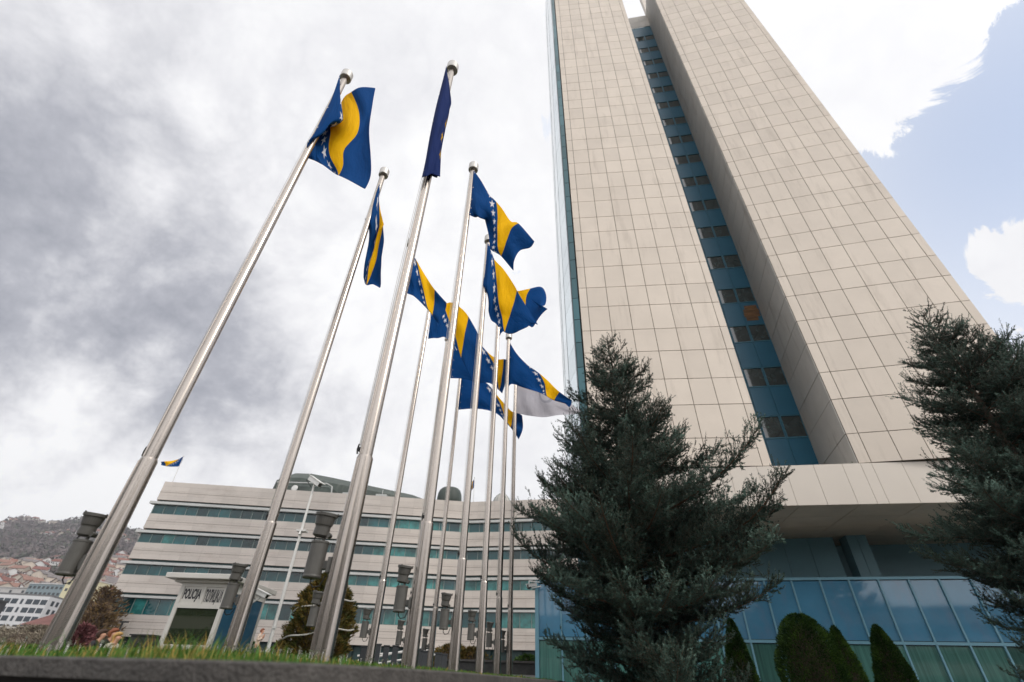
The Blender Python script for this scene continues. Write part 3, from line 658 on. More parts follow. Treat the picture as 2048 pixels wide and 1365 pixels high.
# ------------------------------------------------------------------ flagpoles
AX, AY, BX_, BY, DX, DY, ZJ = -1.3757925, 4.249261, -3.5871267, 4.4752814, 0.31482107, 2.2451185, 1.68
ZBASE = .10
def make_pole():
    t = thing('flagpole', (0, 0, ZBASE), 'brushed steel flagpole', 'flagpole', 'flagpoles standing in two rows on the lawn')
    H = 10-ZBASE; zj = ZJ-ZBASE
    mb = MB(); mb.lathe((0, 0, ZBASE-.15), (0, 0, 1), [(0, .090), (zj+.15, .077), (zj+.17, .070)], 28)
    a = math.radians(200); 
    mb.build('base_sleeve', M['steel'], t, smooth=False)
    mb = MB(); mb.lathe((0, 0, ZJ), (0, 0, 1), [(0, .063), (10-ZJ-.1, .054)], 26)
    mb.build('shaft', M['steel'], t)
    mb = MB(); mb.lathe((0, 0, 9.86), (0, 0, 1), [(0, .055), (.0, .108), (.015, .116), (.20, .116), (.225, .105), (.23, .0)], 28)
    mb.build('cap', M['steelcap'], t)
    mb = MB(); an = R_(236); dx_, dy_ = math.cos(an), math.sin(an)      # slotted halyard track up the shaft
    for sg_ in (-1, 1):
        ox, oy = -dy_*.011*sg_, dx_*.011*sg_
        mb.tube([(dx_*.062+ox, dy_*.062+oy, ZJ+.03), (dx_*.054+ox, dy_*.054+oy, 9.84)], .0065, 5)
        mb.tube([(dx_*.089+ox, dy_*.089+oy, ZBASE-.1), (dx_*.077+ox, dy_*.077+oy, ZJ-.02)], .007, 5)
    mb.build('halyard_track', M['steel'], t)
    mb = MB()      # halyard, led down the outside
    mb.tube([(-.065, -.02, ZJ+.12), (-.070, -.025, 4), (-.062, -.02, 7), (-.058, -.02, 9.85)], .004, 5)
    mb.tube([(-.075, -.02, ZJ+.12), (-.092, -.02, 4), (-.085, -.02, 7), (-.065, -.02, 9.85)], .003, 5)
    mb.build('halyard', M['cord'], t)
    mb = MB(); mb.box(-.078, -.055, -.02, .01, ZJ+.07, ZJ+.11); mb.tube([(-.078, -.02, ZJ+.04), (-.088, -.015, ZJ+.09), (-.078, -.02, ZJ+.14)], .008, 6)
    mb.build('cleat', M['black'], t)
    mb = MB(); mb.box(-.105, -.070, -.05, .03, .68, .80); mb.box(-.150, -.105, -.02, .012, .71, .775); mb.build('lamp_bracket', M['lampgrey'], t, bevel=.004)
    cx = -.215; mb = MB(); mb.lathe((cx, -.01, .640), (0, 0, 1), [(0, .05), (.0, .071), (.01, .075), (.022, .071), (.262, .071), (.266, .075), (.282, .075), (.286, .05)], 24)
    o = mb.build('ballast_case', M['lampgrey'], t)
    mb = MB(); mb.tube([(cx, -.01, .65), (cx, -.01, .605), (cx+.03, -.01, .575), (cx+.08, -.01, .585), (cx+.11, -.01, .66)], .006, 6)
    mb.tube([(cx-.04, -.03, .92), (cx-.055, -.03, .94), (cx-.04, -.03, .965)], .006, 6); mb.build('cable', M['black'], o)
    ax = (.10, -.10, 1); mb = MB(); c = (cx-.015, -.015, .955)
    mb.lathe(c, ax, [(0, .03), (.012, .060), (.02, .067), (.085, .064), (.095, .067), (.102, .073), (.170, .084), (.175, .094), (.198, .094), (.20, .08)], 26)
    fl = mb.build('floodlight', M['lampgrey'], t)
    mb = MB(); mb.tube([(cx+.02, -.01, .91), (cx+.025, -.01, .955), (cx+.045, -.01, .975)], .013, 8)
    mb.tube([(cx+.055, -.035, .975), (cx+.055, .025, .975)], .022, 12); mb.build('yoke', M['lampgrey'], fl)
    mb = MB(); a3 = np.array(ax)/np.linalg.norm(ax); mb.lathe(np.array(c)+a3*.198, a3, [(0, .08), (.004, .08)], 24); mb.build('lens', M['lens'], fl)
    for k in range(3):
        mb = MB(); an = 2.1*k+.5; r = np.cross(a3, (0, 0, 1)); r /= np.linalg.norm(r); b = np.cross(a3, r)
        q = np.array(c)+a3*.188+.093*(math.cos(an)*r+math.sin(an)*b); mb.tube([q-a3*.014, q+a3*.02], .008, 6); mb.build('clip', M['lampgrey'], fl)
    return t
pole0 = make_pole(); POLES = {}
plab = {('A', 0): 'steel flagpole carrying the folded navy starred flag, thickest base of all',
 ('A', 1): 'steel flagpole of the topmost fully spread yellow and blue flag',
 ('A', 2): 'steel flagpole of the lower bright flag just below the topmost spread one',
 ('A', 3): 'steel flagpole of the flag whose tip curls up against the sky',
 ('A', 4): 'steel flagpole of the navy flag streaming down towards the cedar',
 ('A', 5): 'steel flagpole of the white flag, farthest of the right-hand row',
 ('B', 0): 'steel flagpole leaning furthest in view at the left, its flag spread near the top',
 ('B', 1): 'steel flagpole beside the police booth with a flag hanging limp',
 ('B', 2): 'steel flagpole hidden behind the thickest one, its flag sticking out at one side',
 ('B', 3): 'slim steel flagpole right of the bound brown thuja',
 ('B', 4): 'steel flagpole mostly behind the second pole of the right-hand row',
 ('B', 5): 'thin steel flagpole of the lowest flag, farthest of the left-hand row'}
first = True
for row, x0, y0 in (('A', AX, AY), ('B', BX_, BY)):
    for k in range(6):
        o = pole0 if first else copy_tree(pole0); first = False
        o.location = (x0+k*DX, y0+k*DY, ZBASE); o['label'] = plab[(row, k)]; POLES[(row, k)] = o
        o.rotation_euler.z = R_(random.uniform(-6, 6))

# ------------------------------------------------------------------ flags
def flag_material(kind):
    mt = bpy.data.materials.new('flag_'+kind); mt.use_nodes = True; nt = mt.node_tree; N = nt.nodes; L = nt.links
    b = N['Principled BSDF']; b.inputs['Roughness'].default_value = .8; b.inputs['Specular IOR Level'].default_value = .15
    uv = N.new('ShaderNodeUVMap'); sx = N.new('ShaderNodeSeparateXYZ'); L.new(uv.outputs[0], sx.inputs[0]); U, V = sx.outputs[0], sx.outputs[1]
    def mth(op, a, b_=None, c=None, clamp=False):
        n = N.new('ShaderNodeMath'); n.operation = op; n.use_clamp = clamp
        for i, v in enumerate((a, b_, c)):
            if v is None: continue
            if isinstance(v, (int, float)): n.inputs[i].default_value = v
            else: L.new(v, n.inputs[i])
        return n.outputs[0]
    def mix(f, a, c):
        n = N.new('ShaderNodeMix'); n.data_type = 'RGBA'; L.new(f, n.inputs[0])
        for i, v in ((6, a), (7, c)):
            if isinstance(v, tuple): n.inputs[i].default_value = (*v, 1)
            else: L.new(v, n.inputs[i])
        return n.outputs[2]
    def star(px, py, R, rot):     # five-pointed star mask
        an = mth('ADD', mth('ARCTAN2', px, py), rot+20*math.pi)
        fold = mth('ABSOLUTE', mth('SUBTRACT', mth('MODULO', an, 2*math.pi/5), math.pi/5))   # 0 between points .. pi/5 at a point
        rr = mth('SQRT', mth('ADD', mth('MULTIPLY', px, px), mth('MULTIPLY', py, py)))
        th = mth('SUBTRACT', math.pi/5, fold)      # angle from point
        # edge line through point (R,0) and inner vertex r*(cos36,sin36)
        r_ = R*.382; x1, y1 = r_*math.cos(math.pi/5), r_*math.sin(math.pi/5)
        nx, ny = y1, R-x1; l = math.hypot(nx, ny); nx /= l; ny /= l; c = nx*R
        dd = mth('ADD', mth('MULTIPLY', mth('MULTIPLY', rr, mth('COSINE', th)), nx), mth('MULTIPLY', mth('MULTIPLY', rr, mth('SINE', th)), ny))
        return mth('LESS_THAN', dd, c)
    X = mth('MULTIPLY', U, 2.0); Y = mth('SUBTRACT', 1.0, V)    # height units, y downwards
    if kind == 'state':
        blue = (.0, .065, .25); yel = (.95, .56, .0)
        ye = mth('MULTIPLY', mth('LESS_THAN', X, 1.53), mth('GREATER_THAN', mth('SUBTRACT', X, .53), Y))
        col = mix(ye, blue, yel)
        # stars: along the line X = Y + .27 ; s along, t across
        s2 = .70710678
        xs_ = mth('SUBTRACT', X, .335); s = mth('MULTIPLY', mth('ADD', xs_, Y), s2); t = mth('MULTIPLY', mth('SUBTRACT', xs_, Y), s2)
        sp = 2*s2/8; si = mth('SUBTRACT', mth('MODULO', mth('ADD', s, sp/2+10*sp), sp), sp/2)
        sx_ = mth('MULTIPLY', mth('ADD', si, t), s2); sy_ = mth('MULTIPLY', mth('SUBTRACT', t, si), s2)
        st = star(sx_, sy_, .082, math.pi/5)
        col = mix(st, col, (.78, .78, .80))
    elif kind == 'union':
        col = None; blue = (.012, .032, .15)
        px = mth('SUBTRACT', X, 1.0); py = mth('SUBTRACT', Y, .5)
        an = mth('ADD', mth('ARCTAN2', py, px), 10*math.pi); fa = mth('SUBTRACT', mth('MODULO', an, math.pi/6), math.pi/12)
        rr = mth('SQRT', mth('ADD', mth('MULTIPLY', px, px), mth('MULTIPLY', py, py)))
        lx = mth('SUBTRACT', mth('MULTIPLY', rr, mth('COSINE', fa)), .34); ly = mth('MULTIPLY', rr, mth('SINE', fa))
        col = mix(star(lx, ly, .062, 0), blue, (.80, .46, .0))
    else:
        px = mth('SUBTRACT', X, 1.15); py = mth('SUBTRACT', Y, .35); rr = mth('SQRT', mth('ADD', mth('MULTIPLY', px, px), mth('MULTIPLY', py, py)))
        ring = mth('LESS_THAN', mth('ABSOLUTE', mth('SUBTRACT', rr, .2)), .035)
        n = N.new('ShaderNodeTexNoise'); n.inputs['Scale'].default_value = 6; L.new(uv.outputs[0], n.inputs['Vector'])
        col = mix(mth('MULTIPLY', ring, .5), (.66, .64, .68), (.3, .3, .36))
    L.new(col, b.inputs['Base Color'])
    tr = N.new('ShaderNodeBsdfTranslucent'); L.new(col, tr.inputs[0]); ms = N.new('ShaderNodeMixShader'); ms.inputs[0].default_value = .28 if kind != 'plain' else .45
    # fine wrinkles
    nz = N.new('ShaderNodeTexNoise'); nz.inputs['Scale'].default_value = 5; nz.inputs['Detail'].default_value = 4; mp = N.new('ShaderNodeMapping'); mp.inputs['Scale'].default_value = (1, .35, 1)
    L.new(uv.outputs[0], mp.inputs[0]); L.new(mp.outputs[0], nz.inputs['Vector'])
    bp = N.new('ShaderNodeBump'); bp.inputs['Strength'].default_value = .9; bp.inputs['Distance'].default_value = .12; L.new(nz.outputs['Fac'], bp.inputs['Height']); L.new(bp.outputs[0], b.inputs['Normal'])
    L.new(b.outputs[0], ms.inputs[1]); L.new(tr.outputs[0], ms.inputs[2]); L.new(ms.outputs[0], N['Material Output'].inputs[0])
    return mt
FM = {k: flag_material(k) for k in ('state', 'union', 'plain')}
def cr(a, b, c, d, t): return .5*((2*b)+(-a+c)*t+(2*a-5*b+4*c-d)*t*t+(-a+3*b-3*c+d)*t**3)
def interp(P_, us, x):
    """Catmull-Rom through P_ (k,...) at parameters us, evaluated at x"""
    i = int(np.clip(np.searchsorted(us, x, 'right')-1, 0, len(us)-2)); t = (x-us[i])/(us[i+1]-us[i])
    return cr(P_[max(i-1, 0)], P_[i], P_[i+1], P_[min(i+2, len(us)-1)], t)
def flag(kind, Y, us, rows, label, vs=None, nu=56, nv=30, cat='flag', group=None, wave=.028, name='flag', thick=.003):
    """cloth through control points measured on the photo: rows (top to bottom) of (px, py, metres behind the pole)"""
    rows = [[aty(q[0], q[1], Y+(q[2] if len(q) > 2 else 0)) for q in r] for r in rows]
    G = np.array(rows); vs = vs or list(np.linspace(0, 1, len(rows))); us = np.array(us, float); vs = np.array(vs, float)
    sd_ = rng.uniform(0, 6, 4); V = []; UV = []
    for j in range(nv+1):
        v = j/nv; line = np.array([interp(G[:, i], vs, v) for i in range(G.shape[1])])
        for i in range(nu+1):
            u = i/nu; p = interp(line, us, u)
            a = wave*min(1, u*5)*(math.sin(9*u+3*v+sd_[0])+.6*math.sin(17*u-5*v+sd_[1])+.4*math.sin(11*v+6*u+sd_[2]))
            V.append((p[0]+a*.3, p[1]+a, p[2]+a*.25)); UV.append((u, 1-v))
    F = [(j*(nu+1)+i, j*(nu+1)+i+1, (j+1)*(nu+1)+i+1, (j+1)*(nu+1)+i) for j in range(nv) for i in range(nu)]
    ob = mesh_obj(name, V, F, FM[kind], smooth=True)
    l = ob.data.uv_layers.new(name='UVMap')
    for lp in ob.data.loops: l.data[lp.index].uv = UV[lp.vertex_index]
    ss = ob.modifiers.new('sub', 'SUBSURF'); ss.levels = 1; ss.render_levels = 1
    so = ob.modifiers.new('solid', 'SOLIDIFY'); so.thickness = thick
    if nu > 30:
        mb = MB()
        for q_ in (.06, .3, .54, .78, .96):
            p = Vector(V[int(q_*nv)*(nu+1)+1]); mb.lathe((p[0], p[1]-.008, p[2]), (0, 1, 0), [(0, .004), (0, .011), (.016, .011), (.016, .004)], 8)
        mb.build('grommets', M['white'], ob)
    return tag(ob, label, cat, group)
GF = 'flags hoisted on the steel poles'
# left row, nearest
flag('state', BY, [0, .12, .25, .35, .515, .64, .765, .88, 1], [
 [(680, 149, -.1), (681, 185, -.12), (684, 236, -.1), (670, 232, .18), (684, 207, .22), (694, 192, .2), (703, 185, .1), (722, 176, .05), (750, 175, .1)],
 [(664, 196, -.12), (670, 205, -.16), (678, 240, -.12), (662, 252, .2), (678, 235, .2), (700, 222, .15), (717, 222, .1), (730, 212, .05), (744, 208, .1)],
 [(646, 233, -.12), (654, 238, -.16), (662, 248, -.1), (652, 258, .22), (668, 262, .2), (692, 262, .1), (713, 262, .05), (725, 255, .1), (739, 256, .1)],
 [(628, 268, -.12), (636, 268, -.14), (648, 262, -.05), (640, 278, .22), (652, 280, .2), (665, 292, .15), (688, 298, .05), (715, 300, .1), (743, 312, .05)],
 [(614, 288, -.1), (622, 283, -.05), (632, 280, .1), (630, 300, .2), (645, 312, .15), (660, 322, .1), (686, 330, .05), (715, 340, .05), (742, 350, .0)],
 [(617, 317, .1), (625, 321, .12), (636, 326, .12), (644, 331, .12), (655, 337, .1), (664, 342, .1), (676, 350, .05), (702, 364, .0), (731, 380, .0)]],
 'blue flag with a broad yellow triangle and stars, spread open on the pole furthest left', [0, .2, .4, .62, .8, 1], group=GF)
# left row, second: hanging limp
flag('state', BY+DY, [0, .18, .26, .30, .34, .76, .86, 1], [
 [(761, 347, 0), (760, 372, -.05), (757, 398, -.02), (760, 420, .08), (765, 440, .05), (768, 455, .03), (768, 466, .0), (767, 480, -.05)],
 [(751, 386, 0), (751, 405, -.06), (750, 430, -.02), (752, 455, .12), (752, 470, .08), (758, 490, .04), (764, 500, .0), (762, 512, -.05)],
 [(742, 415, 0), (744, 428, -.06), (746, 450, -.0), (744, 480, .14), (744, 500, .1), (752, 520, .06), (762, 530, .0), (761, 545, -.04)],
 [(734, 440, 0), (740, 446, -.05), (744, 470, .05), (737, 505, .14), (733, 530, .1), (740, 548, .06), (752, 556, .02), (761, 574, -.02)],
 [(729, 437, .05), (735, 442, .08), (738, 480, .1), (730, 525, .15), (728, 555, .12), (732, 570, .08), (744, 568, .04), (757, 575, .0)]],
 'blue and yellow flag hanging limp in a narrow vertical fall', group=GF, wave=.02)
# left row, third: behind the thick pole
flag('state', BY+2*DY, [0, .25, .5, .75, 1], [
 [(818, 508, .1), (830, 517, .1), (848, 548, .1), (870, 580, .1), (893, 606, .1)],
 [(814, 535, .1), (830, 548, .05), (850, 580, .1), (868, 602, .15), (888, 622, .1)],
 [(811, 560, .1), (828, 578, .1), (848, 600, .1), (864, 626, .1), (880, 645, .1)],
 [(808, 585, .1), (826, 592, .1), (846, 610, .05), (862, 628, .1), (876, 652, .1)]],
 'blue and yellow flag poking out from behind the thickest pole, stars near the steel', group=GF)
# left row, fourth
flag('state', BY+3*DY, [0, .25, .5, .7, .85, 1], [
 [(866, 604, .3), (884, 608, .35), (905, 607, .3), (928, 622, .2), (945, 648, .2), (958, 672, .2)],
 [(862, 630, .3), (880, 632, .3), (900, 632, .3), (922, 650, .2), (940, 678, .15), (955, 700, .15)],
 [(859, 654, .3), (876, 655, .3), (896, 655, .35), (918, 676, .25), (936, 706, .2), (950, 726, .2)],
 [(856, 678, .3), (874, 677, .3), (892, 676, .35), (915, 704, .3), (932, 734, .25), (945, 765, .2)]],
 'blue flag with only its edge yellow, streaming right between two thick poles', group=GF)
# left row, fifth
flag('state', BY+4*DY, [0, .1, .2, .38, 1], [
 [(906, 684, .2), (930, 640, .1), (962, 690, .1), (990, 716, .1), (1016, 720, .0)],
 [(905, 706, .2), (932, 692, .15), (962, 716, .1), (988, 736, .1), (1014, 745, .0)],
 [(903, 732, .2), (930, 730, .15), (960, 742, .15), (985, 752, .1), (1010, 768, .0)],
 [(901, 757, .2), (930, 758, .2), (958, 766, .2), (982, 768, .1), (1005, 788, .0)]],
 'large dark blue flag filling the middle of the cluster below the starry ones', group=GF)
# left row, farthest
flag('state', BY+5*DY, [0, .1, .2, .38, .68, .85, 1], [
 [(923, 752, .1), (950, 752, .1), (975, 768, .1), (1002, 800, .1), (1022, 822, .1), (1035, 826, .2), (1045, 832, .3)],
 [(921, 776, .1), (948, 776, .1), (974, 792, .1), (1000, 812, .1), (1018, 832, .1), (1032, 842, .15), (1046, 850, .2)],
 [(919, 798, .1), (946, 798, .1), (972, 812, .1), (996, 824, .1), (1016, 842, .1), (1030, 856, .1), (1044, 864, .1)],
 [(917, 820, .1), (944, 818, .15), (970, 820, .1), (994, 828, .1), (1016, 850, .1), (1026, 862, .1), (1037, 879, .1)]],
 'lowest flag of the cluster, blue with a curling tip near the farthest poles', group=GF)
# right row, nearest: the navy flag with a ring of yellow stars, folded on itself
flag('union', AY, [0, .14, .3, .45, .6, .75, .9, 1], [
 [(893, 132, -.12), (895, 150, -.18), (900, 178, -.14), (902, 210, -.1), (888, 216, .08), (884, 190, .1), (887, 172, .04), (892, 160, .0)],
 [(884, 168, -.12), (888, 190, -.18), (899, 214, -.12), (893, 240, -.1), (882, 236, .08), (880, 215, .1), (882, 205, .0), (886, 215, -.05)],
 [(872, 215, -.12), (878, 225, -.18), (890, 240, -.12), (886, 272, -.1), (874, 262, .08), (872, 246, .1), (878, 252, .0), (884, 262, -.05)],
 [(860, 272, -.12), (868, 268, -.18), (880, 275, -.12), (881, 305, -.12), (866, 292, .06), (865, 278, .1), (872, 292, .0), (880, 308, -.05)],
 [(852, 318, -.12), (860, 312, -.18), (872, 315, -.12), (880, 332, -.1), (864, 320, .06), (858, 310, .1), (868, 326, .0), (880, 338, -.05)],
 [(844, 356, -.12), (851, 352, -.18), (862, 348, -.12), (880, 354, -.1), (864, 345, .06), (854, 338, .1), (862, 350, .0), (874, 356, -.05)]],
 'navy flag with a few yellow stars, folded tightly along the tallest thick pole', [0, .2, .42, .64, .84, 1], group=GF, wave=.012)
# right row, second
flag('state', AY+DY, [0, .07, .14, .24, .38, .58, .77, 1], [
 [(947, 341, -.05), (962, 362, -.05), (977, 388, -.05), (990, 402, -.05), (1003, 416, .0), (1020, 440, .0), (1038, 450, .0), (1069, 484, .0)],
 [(945, 368, -.05), (955, 382, -.05), (968, 402, -.1), (980, 418, -.1), (994, 436, .0), (1008, 450, .0), (1024, 462, .0), (1060, 493, .0)],
 [(943, 395, -.05), (950, 404, -.1), (958, 416, -.1), (978, 434, .0), (986, 454, .0), (1000, 470, .0), (1014, 482, .0), (1040, 500, .05)],
 [(941, 414, -.05), (947, 424, -.08), (957, 434, -.1), (974, 442, .08), (982, 468, .1), (992, 490, .08), (1008, 500, .05), (1028, 522, .05)],
 [(938, 430, -.05), (952, 435, -.0), (966, 425, .1), (970, 440, .15), (978, 472, .15), (982, 500, .1), (1002, 512, .1), (1027, 542, .1)]],
 'topmost widely spread flag of the cluster, blue with yellow triangle and white stars', group=GF)
# right row, third
flag('state', AY+2*DY, [0, .14, .26, .38, .52, .7, .84, 1], [
 [(975, 484, -.05), (982, 500, -.08), (988, 518, -.05), (996, 528, .0), (1008, 540, .0), (1028, 570, .0), (1042, 596, .0), (1076, 650, .0)],
 [(972, 520, -.05), (978, 530, -.1), (985, 545, -.05), (992, 562, .0), (1004, 575, .0), (1022, 596, .0), (1038, 618, .0), (1068, 648, .0)],
 [(969, 550, -.05), (974, 562, -.1), (981, 575, -.02), (986, 596, .05), (998, 606, .0), (1015, 618, .0), (1032, 634, .0), (1060, 650, .0)],
 [(966, 572, -.05), (973, 580, -.08), (979, 600, .05), (982, 622, .1), (994, 630, .08), (1010, 636, .05), (1026, 648, .0), (1052, 656, .0)],
 [(973, 575, .05), (977, 600, .1), (976, 620, .12), (982, 640, .15), (992, 648, .1), (1004, 662, .08), (1018, 668, .05), (1036, 662, .0)]],
 'bright flag with a large yellow patch just under the topmost spread flag', group=GF)
# right row, fourth: tip curls up
flag('state', AY+3*DY, [0, .3, .6, .76, .82, .88, .94, 1], [
 [(998, 592, .2), (1016, 584, .3), (1040, 582, .3), (1058, 578, .3), (1082, 573, .3), (1092, 590, .2), (1088, 612, .05), (1066, 604, -.02)],
 [(999, 616, .2), (1014, 606, .3), (1036, 598, .35), (1050, 596, .3), (1066, 592, .3), (1078, 600, .2), (1080, 610, .05), (1056, 596, .0)],
 [(998, 640, .2), (1012, 634, .3), (1032, 620, .35), (1048, 626, .3), (1062, 632, .3), (1074, 640, .2), (1082, 628, .1), (1093, 618, .0)],
 [(997, 674, .2), (1008, 664, .3), (1030, 650, .35), (1044, 650, .3), (1058, 652, .3), (1066, 655, .2), (1076, 640, .1), (1092, 618, .05)]],
 'flag whose far end curls up into a dark roll against the white sky', group=GF)
# right row, fifth: navy, streaming down to the right
flag('state', AY+4*DY, [0, .06, .12, .22, .38, .75, 1], [
 [(1019, 684, .05), (1032, 706, .05), (1050, 726, .05), (1072, 742, .0), (1094, 760, .0), (1118, 784, .0), (1143, 800, .0)],
 [(1018, 715, .05), (1028, 730, .0), (1045, 744, .0), (1066, 756, .0), (1088, 774, .0), (1110, 794, .0), (1143, 804, .0)],
 [(1016, 745, .05), (1024, 752, -.05), (1040, 764, .0), (1062, 774, .0), (1082, 786, .0), (1106, 800, .0), (1142, 810, .0)],
 [(1014, 782, .05), (1022, 768, .0), (1042, 774, .05), (1060, 780, .0), (1078, 785, .0), (1104, 786, .05), (1139, 816, .0)]],
 'dark blue flag with stars streaming down right towards the cedar top', group=GF, wave=.03)
# right row, farthest: white
flag('plain', AY+5*DY, [0, .3, .6, .8, 1], [
 [(1032, 742, .1), (1064, 752, .1), (1096, 764, .1), (1118, 788, .1), (1160, 822, .1)],
 [(1031, 776, .1), (1062, 778, .1), (1092, 790, .1), (1120, 806, .1), (1158, 826, .1)],
 [(1030, 802, .1), (1060, 806, .1), (1090, 812, .1), (1118, 818, .1), (1152, 829, .1)],
 [(1029, 826, .1), (1060, 832, .1), (1090, 834, .1), (1120, 831, .1), (1150, 829, .1)]],
 'white flag below the navy one, its tip touching the cedar', group=GF, wave=.035)

# ------------------------------------------------------------------ west building
west = thing('government_building', (-10, 69, gz(-10, 69)), 'long low beige stone building with green ribbon windows behind the flagpoles', 'building')
Lw = np.array([-48.2, 65.0]); Kw = np.array([-5.33, 70.0]); Rw = np.array([14.0, 65.8])
secs = [(Lw, Kw), (Kw, Rw)]
floors = [(18.9, 18.6, 18.28, 17.07, 17.02), (15.16, 14.86, 14.56, 13.42, 13.38), (11.45, 11.12, 10.82, 9.65, 9.6), (7.65, 7.36, 7.1, 5.4, 5.35)]
ZR = 21.38; ZLOW = 3.1
lightspots = {0: [(24, 33)], 1: [(24, 33), ], 2: [(23, 33)], 3: [(1, 99)]}
for si, (a, b_) in enumerate(secs):
    u = b_-a; l = np.linalg.norm(u); u /= l
    stone = MB(); ztop = ZR
    for fi, (c0_, r1, lg, w1, c1_) in enumerate(floors):
        zz = [z for z in np.arange(c0_, ztop-.2, .62)]+[ztop]
        panels(stone, a, u, [0]+[2.4*k+1.2 for k in range(int((l-1.4)/2.4)+1)]+[l], zz, th=.25, gap=.006); ztop = c1_
        stone.build('stone_cladding', M['stone'], west); stone = MB()
    zz = [z for z in np.arange(ZLOW, ztop-.2, .6)]+[ztop]
    panels(stone, a, u, [0]+[2.4*k+1.2 for k in range(int((l-1.4)/2.4)+1)]+[l], zz, th=.25, gap=.006)
    stone.build('stone_cladding', M['stone'], west)
    ztop = ZR; bk = MB(); prev = ZR
    for (c0_, r1, lg, w1, c1_) in floors: slab(bk, a, u, 0, l, c0_, prev, -.3, .238); prev = c1_
    slab(bk, a, u, 0, l, ZLOW, prev, -.3, .238); bk.build('stone_backing', M['stonej'], west)
    core = MB(); slab(core, a, u, -.0 if si == 0 else 0, l, 0.0, ZR-.1, -14, -.32); core.build('core', M['recess'], west)
    jl = MB()
    for zc_ in (17.02-.95, 13.38-.95, 9.6-.95, 5.35-.75, 5.35-1.45, 19.9):
        slab(jl, a, u, 0, l, zc_, zc_+.045, .2, .262)
    jl.build('course_line', M['stonej'], west)
    led = MB(); strip = MB()
    for (c0_, r1, lg, w1, c1_) in floors:
        slab(led, a, u, -.55 if si == 0 else 0, l, lg, r1, -.3, .55); slab(strip, a, u, 0, l, r1, c0_, -.3, -.05)
    led.build('ledge', M['ledge'], west); strip.build('dark_strip', M['recess'], west)
    slab(led, a, u, 0, l, ZR, ZR+.12, -.3, .32)
    for fi, (c0_, r1, lg, w1, c1_) in enumerate(floors):
        g1 = MB(); g2 = MB(); fr = MB(); n = int(l/1.42); st = l/n
        for k in range(n):
            u0, u1 = k*st, (k+1)*st
            if fi < 3: lt = (si == 0 and 21 <= k+random.choice((-1, 0, 0, 1)) < 27) or (si == 1 and fi == 2 and k < 6) or random.random() < .04
            else: lt = random.random() < .42
            panels(g2 if lt else g1, a, u, [u0, u1], [w1, lg], th=.02, gap=.03)
            slab(fr, a, u, u0-.04, u0+.04, w1, lg, -.02, .07)
        slab(fr, a, u, 0, l, w1-.04, w1, -.02, .2)
        o = g1.build('window_band', M['westglass'], west)
        if g2.v: g2.build('reflection_panes', M['westglass_refl'], o)
        fr.build('mullions', M['mull'], o)
    low = MB(); panels(low, a, u, [k*2.0 for k in range(int(l/2))], [.4, ZLOW-.05], th=.02, gap=.05, off=-.5); low.build('ground_floor_glass', M['westglass'], west)
# left end wall
u = (Lw-np.array([-52, 84])); l = np.linalg.norm(u); u /= l
mb = MB(); slab(mb, np.array([-52., 84.]), u, 0, l, ZLOW, ZR, -.3, .0); mb.build('end_wall', M['stonej'], west)
mb = MB()
# roof shell: long curved dark green vault
c = aty(630, 972, 78)
pts = [(583, 974), (590, 962), (610, 957), (640, 958), (680, 965), (730, 975), (780, 985), (830, 995), (850, 1002)]
vs = []; 
for (x_, y_) in pts: q = aty(x_, y_, 80); vs.append(q)
fs = []; VV = []
for q in vs:
    for k in range(7):
        a_ = math.pi*k/6; VV.append((q[0], 80-5*math.cos(a_)*max(.2, (q[2]-ZR)/4), ZR-.5+(q[2]-ZR+.5)*math.sin(a_)**.6))
for i in range(len(vs)-1):
    for k in range(6): fs.append((i*7+k, (i+1)*7+k, (i+1)*7+k+1, i*7+k+1))
fs.append(tuple(range(7)))
mb.add(VV, fs); rs = mb.build('roof_shell', M['roofshell'], west)
# glazed roof gallery in front of it
a_ = aty(577, 984, 72); b2 = aty(668, 983, 72); t_ = aty(620, 969, 72)
mb = MB(); n_ = 9; prof = [(0, -.2), (0, .9), (.25, 1.35), (.8, 1.55), (2, 1.6)]
xs_ = [a_[0]-2, a_[0]+1, b2[0]-1.0, b2[0]-.3, b2[0]]; gh = (t_[2]-ZR)/1.6; hs = [gh, gh, gh, .85*gh, .35*gh]
VV = []; 
for x_, h in zip(xs_, hs):
    for d_, z_ in prof: VV.append((x_, 71.6+d_, ZR+z_*h))
fs = [(i*5+k, (i+1)*5+k, (i+1)*5+k+1, i*5+k+1) for i in range(4) for k in range(4)]
mb.add(VV, fs); gal = mb.build('roof_gallery', M['roofshell'], west)
mb = MB(); mb.tube([(a_[0]-2, 71.5, t_[2]+.02), (b2[0]-1.2, 71.5, t_[2]+.02), (b2[0]-.3, 71.5, ZR+1.35*gh), (b2[0]+.1, 71.5, ZR-.1)], .10, 6); mb.build('rail', M['ledge'], gal)
q = aty(589, 976, 71.4); mb = MB(); mb.lathe((q[0], 71.5, q[2]-.05), (0, -1, .1), [(0, .0), (.05, .5), (.12, .42), (.16, 0)], 16); mb.build('satellite_dish', M['white'], gal)
